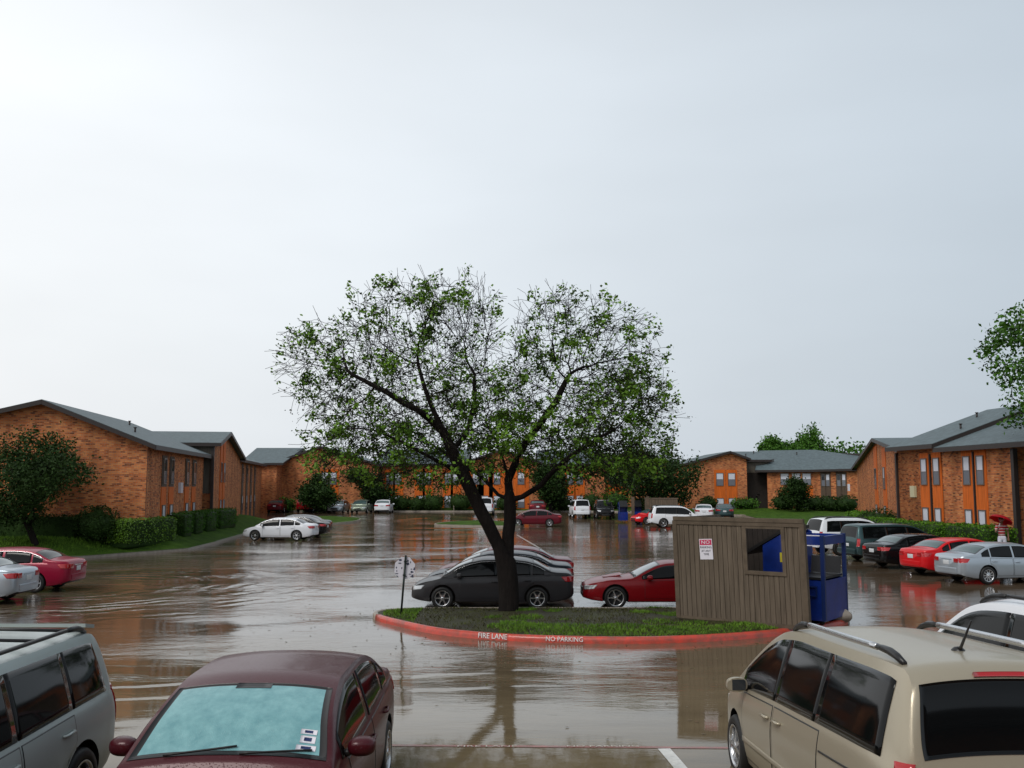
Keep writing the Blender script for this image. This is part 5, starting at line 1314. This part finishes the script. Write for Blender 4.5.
def dumpster(loc, rz, lab, L_=2.0, D_=1.65, near=True, group=None):
    r_ = empty('dumpster', loc, rz, lab, 'dumpster', group)
    bm = bmesh.new(); t = .03; hb = 1.10
    # tub: flared lower body, open at the top
    prism(bm, [(-L_/2, -D_/2, 0.12), (L_/2, -D_/2, .12), (L_/2, -D_/2, hb), (-L_/2, -D_/2, hb)], (0, t, 0)); prism(bm, [(-L_/2, D_/2-t, .12), (L_/2, D_/2-t, .12), (L_/2, D_/2-t, hb), (-L_/2, D_/2-t, hb)], (0, t, 0))
    prism(bm, [(L_/2-t, -D_/2+t, .12), (L_/2-t, D_/2-t, .12), (L_/2-t, D_/2-t, hb), (L_/2-t, -D_/2+t, hb)], (t, 0, 0)); prism(bm, [(-L_/2, -D_/2+t, .12), (-L_/2, D_/2-t, .12), (-L_/2, D_/2-t, hb), (-L_/2, -D_/2+t, hb)], (t, 0, 0))
    box(bm, -L_/2+t, L_/2-t, -D_/2+t, D_/2-t, .12, .16)
    obj('tub', bm, M_BLUE, r_)
    bm = bmesh.new()      # tall solid half with a sloping top
    prof = [(-.60, hb+.003), (.12, hb+.003), (.12, 2.25), (.02, 2.30), (-.60, 1.93)]
    prism(bm, [(x, -D_/2, z) for x, z in prof], (0, t, 0)); prism(bm, [(x, D_/2-t, z) for x, z in prof], (0, t, 0)); box(bm, .09, .12, -D_/2+t, D_/2-t, hb+.003, 2.22); obj('high_side', bm, M_BLUE, r_)
    bm = bmesh.new(); prism(bm, [(-L_/2-.10, -D_/2-.03, 1.66), (.04, -D_/2-.03, 2.335), (.04, D_/2+.03, 2.335), (-L_/2-.10, D_/2+.03, 1.66)], (0, 0, .08)); obj('lid', bm, M_TRIM, r_)
    for sx, sy in ((1, -1), (1, 1)):
        bm = bmesh.new(); box(bm, sx*(L_/2)-.09, sx*L_/2+.005, sy*(D_/2)-.045, sy*D_/2+.045, .12, 2.22); obj('post', bm, M_BLUED, r_)
    bm = bmesh.new()
    for sy in (-1, 1): box(bm, .125, L_/2-.092, sy*(D_/2-.03)-.03, sy*(D_/2-.03)+.03, 1.98, 2.20)
    box(bm, L_/2-.08, L_/2-.01, -D_/2+.05, D_/2-.05, 1.98, 2.20); obj('top_rail', bm, M_BLUE, r_)
    bm = bmesh.new()
    for z in (1.955, 2.205):
        box(bm, .125, L_/2-.10, -D_/2-.008, -D_/2+.02, z, z+.022)
    obj('reflective_edge', bm, M_SIGNW, r_)
    bm = bmesh.new(); box(bm, .13, L_/2-.10, -D_/2+.04, D_/2-.04, hb+.02, 1.18); prism(bm, [(.13, D_/2-.2, 1.185), (L_/2-.1, D_/2-.2, 1.185), (L_/2-.1, D_/2-.1, 1.62), (.13, D_/2-.1, 1.62)], (0, .03, 0)); obj('rubber_flap', bm, M_TRIM, r_)
    for sy in (-1,):
        bm = bmesh.new(); y = -D_/2-.06
        for a, b_, c, d in ((.2, .8, .93, .96), (.2, .8, .70, .73)): box(bm, a, b_, y, -D_/2-.002, c, d)
        box(bm, .2, .23, y, -D_/2-.002, .733, .927); box(bm, .77, .80, y, -D_/2-.002, .733, .927); obj('fork_pocket', bm, M_BLUED, r_)
    for sx in (-1, 1):
        for sy in (-1, 1):
            bm = bmesh.new(); lathe(bm, [(.001, -.025), (.055, -.025), (.06, 0), (.055, .025), (.001, .025)], 14, 'y', (sx*(L_/2-.15), sy*(D_/2-.12), .06)); obj('caster', bm, M_RUBBER, r_)
    bm = bmesh.new(); box(bm, -.14, .05, -D_/2-.012, -D_/2-.003, 1.52, 1.76); st_ = obj('sticker', bm, M_YEL, r_)
    return r_
dmp = dumpster((*(ea+eu*2.50+en*1.85).xy, .12), math.atan2(eu.y, eu.x), 'tall blue dumpster with open upper frame and yellow sticker behind the plank enclosure')
# boulder and kerb end
g = G(840, 620.5, .1); bm = bmesh.new(); bmesh.ops.create_icosphere(bm, subdivisions=3, radius=1)
for v in bm.verts: v.co = Vector((v.co.x*.30, v.co.y*.24, v.co.z*.20))*(1+.14*math.sin(v.co.x*4+1)*math.cos(v.co.y*5))
o = obj('boulder', bm, M_CONC, None, smooth=True); o.location = (g.x, g.y, .22); tag(o, 'pale grey lump of concrete on the kerb end beside the dumpster', 'boulder')

# ---------------------------------------------------------------- octagonal sign seen from behind, small post
sb = G(401, 615, .14); S0 = empty('traffic_sign', sb, 0, 'octagonal pale sign on a dark post at the left tip of the island', 'sign')
S0.rotation_euler = (0, R(4), R(8))
bm = bmesh.new(); tube(bm, [(0, 0, -.2), (0, 0, 1.58)], .028, 8); obj('post', bm, M_POLE, S0, smooth=True)
bm = bmesh.new(); pr = [(.29*math.cos(R(22.5+45*i)), 0, 1.24+.31*math.sin(R(22.5+45*i))) for i in range(8)]; prism(bm, [(x, .032, z) for x, y, z in pr], (0, .006, 0)); sgp = obj('plate', bm, M_SIGNW, S0)
rs = random.Random(5)
bm = bmesh.new()
for i in range(26):
    x, z = rs.uniform(-.24, .27), 1.24+rs.uniform(-.23, .23)
    if x < -.02 and rs.random() < .6: continue
    a, b_ = rs.uniform(.015, .05), rs.uniform(.012, .035); an = rs.uniform(0, 3)
    prism(bm, [(x+a*math.cos(an+q)*1.0, .0285, z+b_*math.sin(an+q*1.0)) for q in (0, 1.2, 2.2, 3.5, 4.9)], (0, .002, 0))
obj('dark_smudges', bm, mat('smudge', (.05, .055, .10), .6), sgp)
bm = bmesh.new(); box(bm, -.04, .04, -.034, .03, 1.40, 1.43); box(bm, -.04, .04, -.034, .03, 1.04, 1.07); obj('clamp', bm, M_POLE, S0)
P0 = empty('marker_post', ((454-512)/960*112.4, 112.9, zg(-6.8, 112.9)), 0, 'thin pale post on the far kerb between two bushes', 'post')
bm = bmesh.new(); box(bm, -.05, .05, -.05, .05, -.2, .95); obj('post', bm, M_CONC, P0); bm = bmesh.new(); prism(bm, [(-.06, -.06, .95), (.06, -.06, .95), (.06, .06, .95), (-.06, .06, .95)], (0, 0, .03)); obj('cap', bm, M_CONC, P0)

# ---------------------------------------------------------------- far enclosure
fe = empty('dumpster_enclosure', (11.0, 90, .2), 0, 'grey-brown plank enclosure at the far end beside the blue dumpsters', 'enclosure')
def fpan(x0, y0, x1, y1, h, nm='siding'):
    bm = bmesh.new(); a = Vector((x0-11, y0-90, 0)); c = Vector((x1-11, y1-90, 0)); n_ = max(2, int((c-a).length/.2)); d = (c-a)/n_; q = Vector((-d.y, d.x, 0)).normalized()*.03
    for i in range(n_): p = a+d*i; e_ = a+d*(i+.94); prism(bm, [p, e_, e_+Vector((0, 0, h)), p+Vector((0, 0, h))], q)
    prism(bm, [a-q, c-q, c-q+Vector((0, 0, .12)), a-q+Vector((0, 0, .12))], q*3); 
    for v in bm.verts[-8:]: v.co.z += h-.02
    return obj(nm, bm, M_WOOD, fe)
fpan(12.6, 91.5, 15.6, 91.0, 2.1); fpan(12.6, 91.6, 13.2, 94.5, 2.1)
bm = bmesh.new(); box(bm, .05, .32, -.6, -.4, -.2, 2.3); obj('corner_post', bm, M_WOODT, fe); bm = bmesh.new(); box(bm, 1.5, 1.75, -.2, .1, -.2, 2.35); obj('corner_post', bm, M_WOODT, fe)
GD = 'blue dumpsters by the far enclosure'
for x, y, l_ in ((10.45, 91.2, 'blue dumpster left of the post of the far enclosure'), (12.0, 93.0, 'blue dumpster between the post and the planks of the far enclosure')):
    c = copy_tree(dmp); c.location = (x, y, .2); c.rotation_euler = (0, 0, R(95)); c.scale = (.45, .45, .8); c['label'] = l_; c['group'] = GD

# ---------------------------------------------------------------- person with red umbrella
def skin(name, verts, edges, radii, m, parent, levels=2, root_=0):
    me = bpy.data.meshes.new(name); me.from_pydata(verts, edges, []); o = bpy.data.objects.new(name, me); COL.objects.link(o)
    o.modifiers.new('s', 'SKIN'); sk = me.skin_vertices[0].data if me.skin_vertices else None
    if sk is None:
        bm = bmesh.new(); bm.from_mesh(me); bm.verts.layers.skin.verify(); bm.to_mesh(me); bm.free(); sk = me.skin_vertices[0].data
    for i, r_ in enumerate(radii):
        sk[i].radius = (r_, r_) if not isinstance(r_, tuple) else r_; sk[i].use_root = (i == root_)
    sb_ = o.modifiers.new('u', 'SUBSURF'); sb_.levels = levels; sb_.render_levels = levels
    dg = bpy.context.evaluated_depsgraph_get(); dg.update(); me2 = bpy.data.meshes.new_from_object(o.evaluated_get(dg)); bpy.data.objects.remove(o)
    me2.materials.clear(); q = link(name, me2, parent, [m], True); return q
M_SKIN = mat('skin', (.22, .11, .07), .5); M_HAIR = mat('hair', (.012, .009, .008), .5); M_PANTS = mat('white_trousers', (.62, .63, .72), .7, var=.1)
def stripe_mat():
    m = mat('striped_shirt', (.45, .02, .03), .7); t = m.node_tree; b = t.nodes['Principled BSDF']; tcn = N(t, 'ShaderNodeTexCoord'); w_ = N(t, 'ShaderNodeTexWave'); w_.bands_direction = 'Z'; w_.inputs['Scale'].default_value = 2.6
    r_ = N(t, 'ShaderNodeValToRGB'); r_.color_ramp.interpolation = 'CONSTANT'; r_.color_ramp.elements[0].color = (.36, .012, .02, 1); r_.color_ramp.elements[1].position = .78; r_.color_ramp.elements[1].color = (.65, .55, .55, 1)
    t.links.new(tcn.outputs['Object'], w_.inputs[0]); t.links.new(w_.outputs[0], r_.inputs[0]); t.links.new(r_.outputs[0], b.inputs['Base Color']); return m
M_SHIRT = stripe_mat(); M_UMB = mat('red_umbrella', (.55, .012, .025), .45)
px_, py_ = 21.5, 42.6; pz = .42
per = empty('person', (px_, py_, pz), R(-12), 'person in red striped shirt and white trousers standing by the right hedge under an umbrella', 'person')
J = [(0, 0, .94), (0, .01, 1.10), (0, 0, 1.28), (0, -.01, 1.42), (0, -.01, 1.50), (0, -.03, 1.58), (0, -.035, 1.66), (0, -.03, 1.72),     # spine 0-7
 (-.16, 0, 1.41), (-.22, -.03, 1.27), (-.26, -.12, 1.12), (-.22, -.27, 1.24), (-.21, -.31, 1.28),      # arm holding the umbrella 8-12
 (.16, 0, 1.41), (.23, .01, 1.27), (.26, .02, 1.12), (.25, -.05, .90), (.245, -.06, .84),               # hanging arm 13-17
 (-.09, 0, .86), (-.11, -.01, .50), (-.12, .02, .10), (-.125, -.10, .04), (.09, 0, .86), (.11, 0, .50), (.12, .03, .10), (.135, -.09, .04)]
Ed = [(0, 1), (1, 2), (2, 3), (3, 4), (4, 5), (5, 6), (6, 7), (3, 8), (8, 9), (9, 10), (10, 11), (11, 12), (3, 13), (13, 14), (14, 15), (15, 16), (16, 17), (0, 18), (18, 19), (19, 20), (20, 21), (0, 22), (22, 23), (23, 24), (24, 25)]
Rr = [(.145, .10), (.125, .09), (.145, .10), (.11, .08), .05, (.07, .085), (.082, .098), (.06, .075), .06, .05, .042, .032, .036, .06, .05, .042, .032, .036, .085, .058, .038, .035, .085, .058, .038, .035]
# fingers: four and a thumb per hand
for hb_, dirv, side in ((12, Vector((.2, -.5, .6)), 1), (17, Vector((0, -.15, -1)), -1)):
    d = dirv.normalized(); a = d.cross(Vector((0, 1, 0) if abs(d.z) > .8 else (0, 0, 1))).normalized(); c0 = Vector(J[hb_])
    for k, ln in zip((-1.5, -.5, .5, 1.5), (.065, .078, .08, .06)):
        p1 = c0+a*k*.017+d*.03; p2 = c0+a*k*.02+d*(.03+ln*.6); p3 = p2+d*ln*.25+Vector((.0, .02, -.02)); i0 = len(J)
        J += [tuple(p1), tuple(p2), tuple(p3)]; Ed += [(hb_, i0), (i0, i0+1), (i0+1, i0+2)]; Rr += [.010, .009, .008]
    p1 = c0+a*side*.035+d*.01; p2 = p1+a*side*.02+d*.03; i0 = len(J); J += [tuple(p1), tuple(p2)]; Ed += [(hb_, i0), (i0, i0+1)]; Rr += [.011, .009]
body_ = skin('body', J, Ed, Rr, M_SKIN, per)
# face: brow, nose, ears
bm = bmesh.new()
for x, y, z, s_ in ((0, -.128, 1.635, .016), (-.083, -.03, 1.64, .02), (.083, -.03, 1.64, .02)):
    r_ = bmesh.ops.create_icosphere(bm, subdivisions=2, radius=s_)
    for v in r_['verts']: v.co = Vector((v.co.x*.8, v.co.y*(1.2 if x == 0 else .7), v.co.z*1.5))+Vector((x, y, z))
obj('nose_and_ears', bm, M_SKIN, body_, smooth=True)
bm = bmesh.new()
for x in (-.032, .032):
    r_ = bmesh.ops.create_icosphere(bm, subdivisions=2, radius=.011)
    for v in r_['verts']: v.co += Vector((x, -.117, 1.665))
box(bm, -.022, .022, -.122, -.112, 1.597, 1.603); obj('eyes_and_mouth', bm, M_HAIR, body_)
bm = bmesh.new(); r_ = bmesh.ops.create_uvsphere(bm, u_segments=20, v_segments=14, radius=1)
for v in bm.verts: v.co = Vector((v.co.x*.098, v.co.y*.115+.005 if v.co.y > -.3 else v.co.y*.10, v.co.z*.105+1.70+(.02 if v.co.y < -.2 else -.015)))
bmesh.ops.delete(bm, geom=[v for v in bm.verts if v.co.z < 1.62 or (v.co.y < -.05 and v.co.z < 1.69)], context='VERTS'); obj('hair', bm, M_HAIR, per, smooth=True)
skin('shirt', [J[i] for i in (0, 1, 2, 3)]+[(0, -.01, 1.46)]+[J[i] for i in (8, 9, 13, 14)]+[(-.235, -.06, 1.20), (.245, .01, 1.20)], [(0, 1), (1, 2), (2, 3), (3, 4), (3, 5), (5, 6), (3, 7), (7, 8), (6, 9), (8, 10)], [(.165, .12), (.145, .11), (.165, .12), (.13, .10), (.075, .07), .08, .07, .08, .07, .062, .062], M_SHIRT, per)
skin('trousers', [(0, 0, .93), (-.09, 0, .84), (-.11, -.01, .50), (-.12, .02, .13), (.09, 0, .84), (.11, 0, .50), (.12, .03, .13), (0, 0, 1.0)], [(0, 1), (1, 2), (2, 3), (0, 4), (4, 5), (5, 6), (0, 7)], [(.155, .115), .105, .08, .07, .105, .08, .07, (.15, .11)], M_PANTS, per)
for s_ in (-1, 1):
    bm = bmesh.new(); box(bm, s_*.125-.045, s_*.125+.045, -.17, .09, -.005, .07, bev=.025); obj('shoe', bm, M_RUBBER, per, smooth=True)
hand = Vector(J[12])
um = empty('umbrella', per.matrix_basis @ hand, 0, 'open bright red umbrella tilted over the person by the right hedge', 'umbrella')
um.rotation_euler = (R(-8), R(24), 0)
bm = bmesh.new(); tube(bm, [(0, 0, -.12), (0, 0, .62)], .009, 6); obj('shaft', bm, M_CHROME, um)
bm = bmesh.new(); tube(bm, [(0, 0, -.12), (.0, 0, -.18), (.02, 0, -.21), (.05, 0, -.19)], .014, 6); obj('crook_handle', bm, M_TRIM, um, smooth=True)
bm = bmesh.new(); nr, na = 8, 32; rings = []
for i in range(nr+1):
    ring = []
    for k in range(na):
        a = 2*math.pi*k/na; sc_ = 1-.10*abs(math.sin(4*a))*(i/nr)**1.5; rr_ = .50*math.sin(i/nr*R(72))/math.sin(R(72))*sc_
        ring.append(bm.verts.new((rr_*math.cos(a), rr_*math.sin(a), .60-.22*(i/nr)**2+.02*abs(math.sin(4*a))*(i/nr)))) if i else None
    rings.append(ring)
top_ = bm.verts.new((0, 0, .605))
for k in range(na): bm.faces.new((top_, rings[1][k], rings[1][(k+1)%na]))
for i in range(1, nr):
    for k in range(na): bm.faces.new((rings[i][k], rings[i+1][k], rings[i+1][(k+1)%na], rings[i][(k+1)%na]))
bmesh.ops.solidify(bm, geom=bm.faces[:], thickness=.004); obj('canopy', bm, M_UMB, um, smooth=True, sharp=25)
for k in range(8):
    a = 2*math.pi*k/8; bm = bmesh.new(); tube(bm, [(.01*math.cos(a), .01*math.sin(a), .35), (.26*math.cos(a), .26*math.sin(a), .535)], .003, 4); obj('rib', bm, M_CHROME, um)
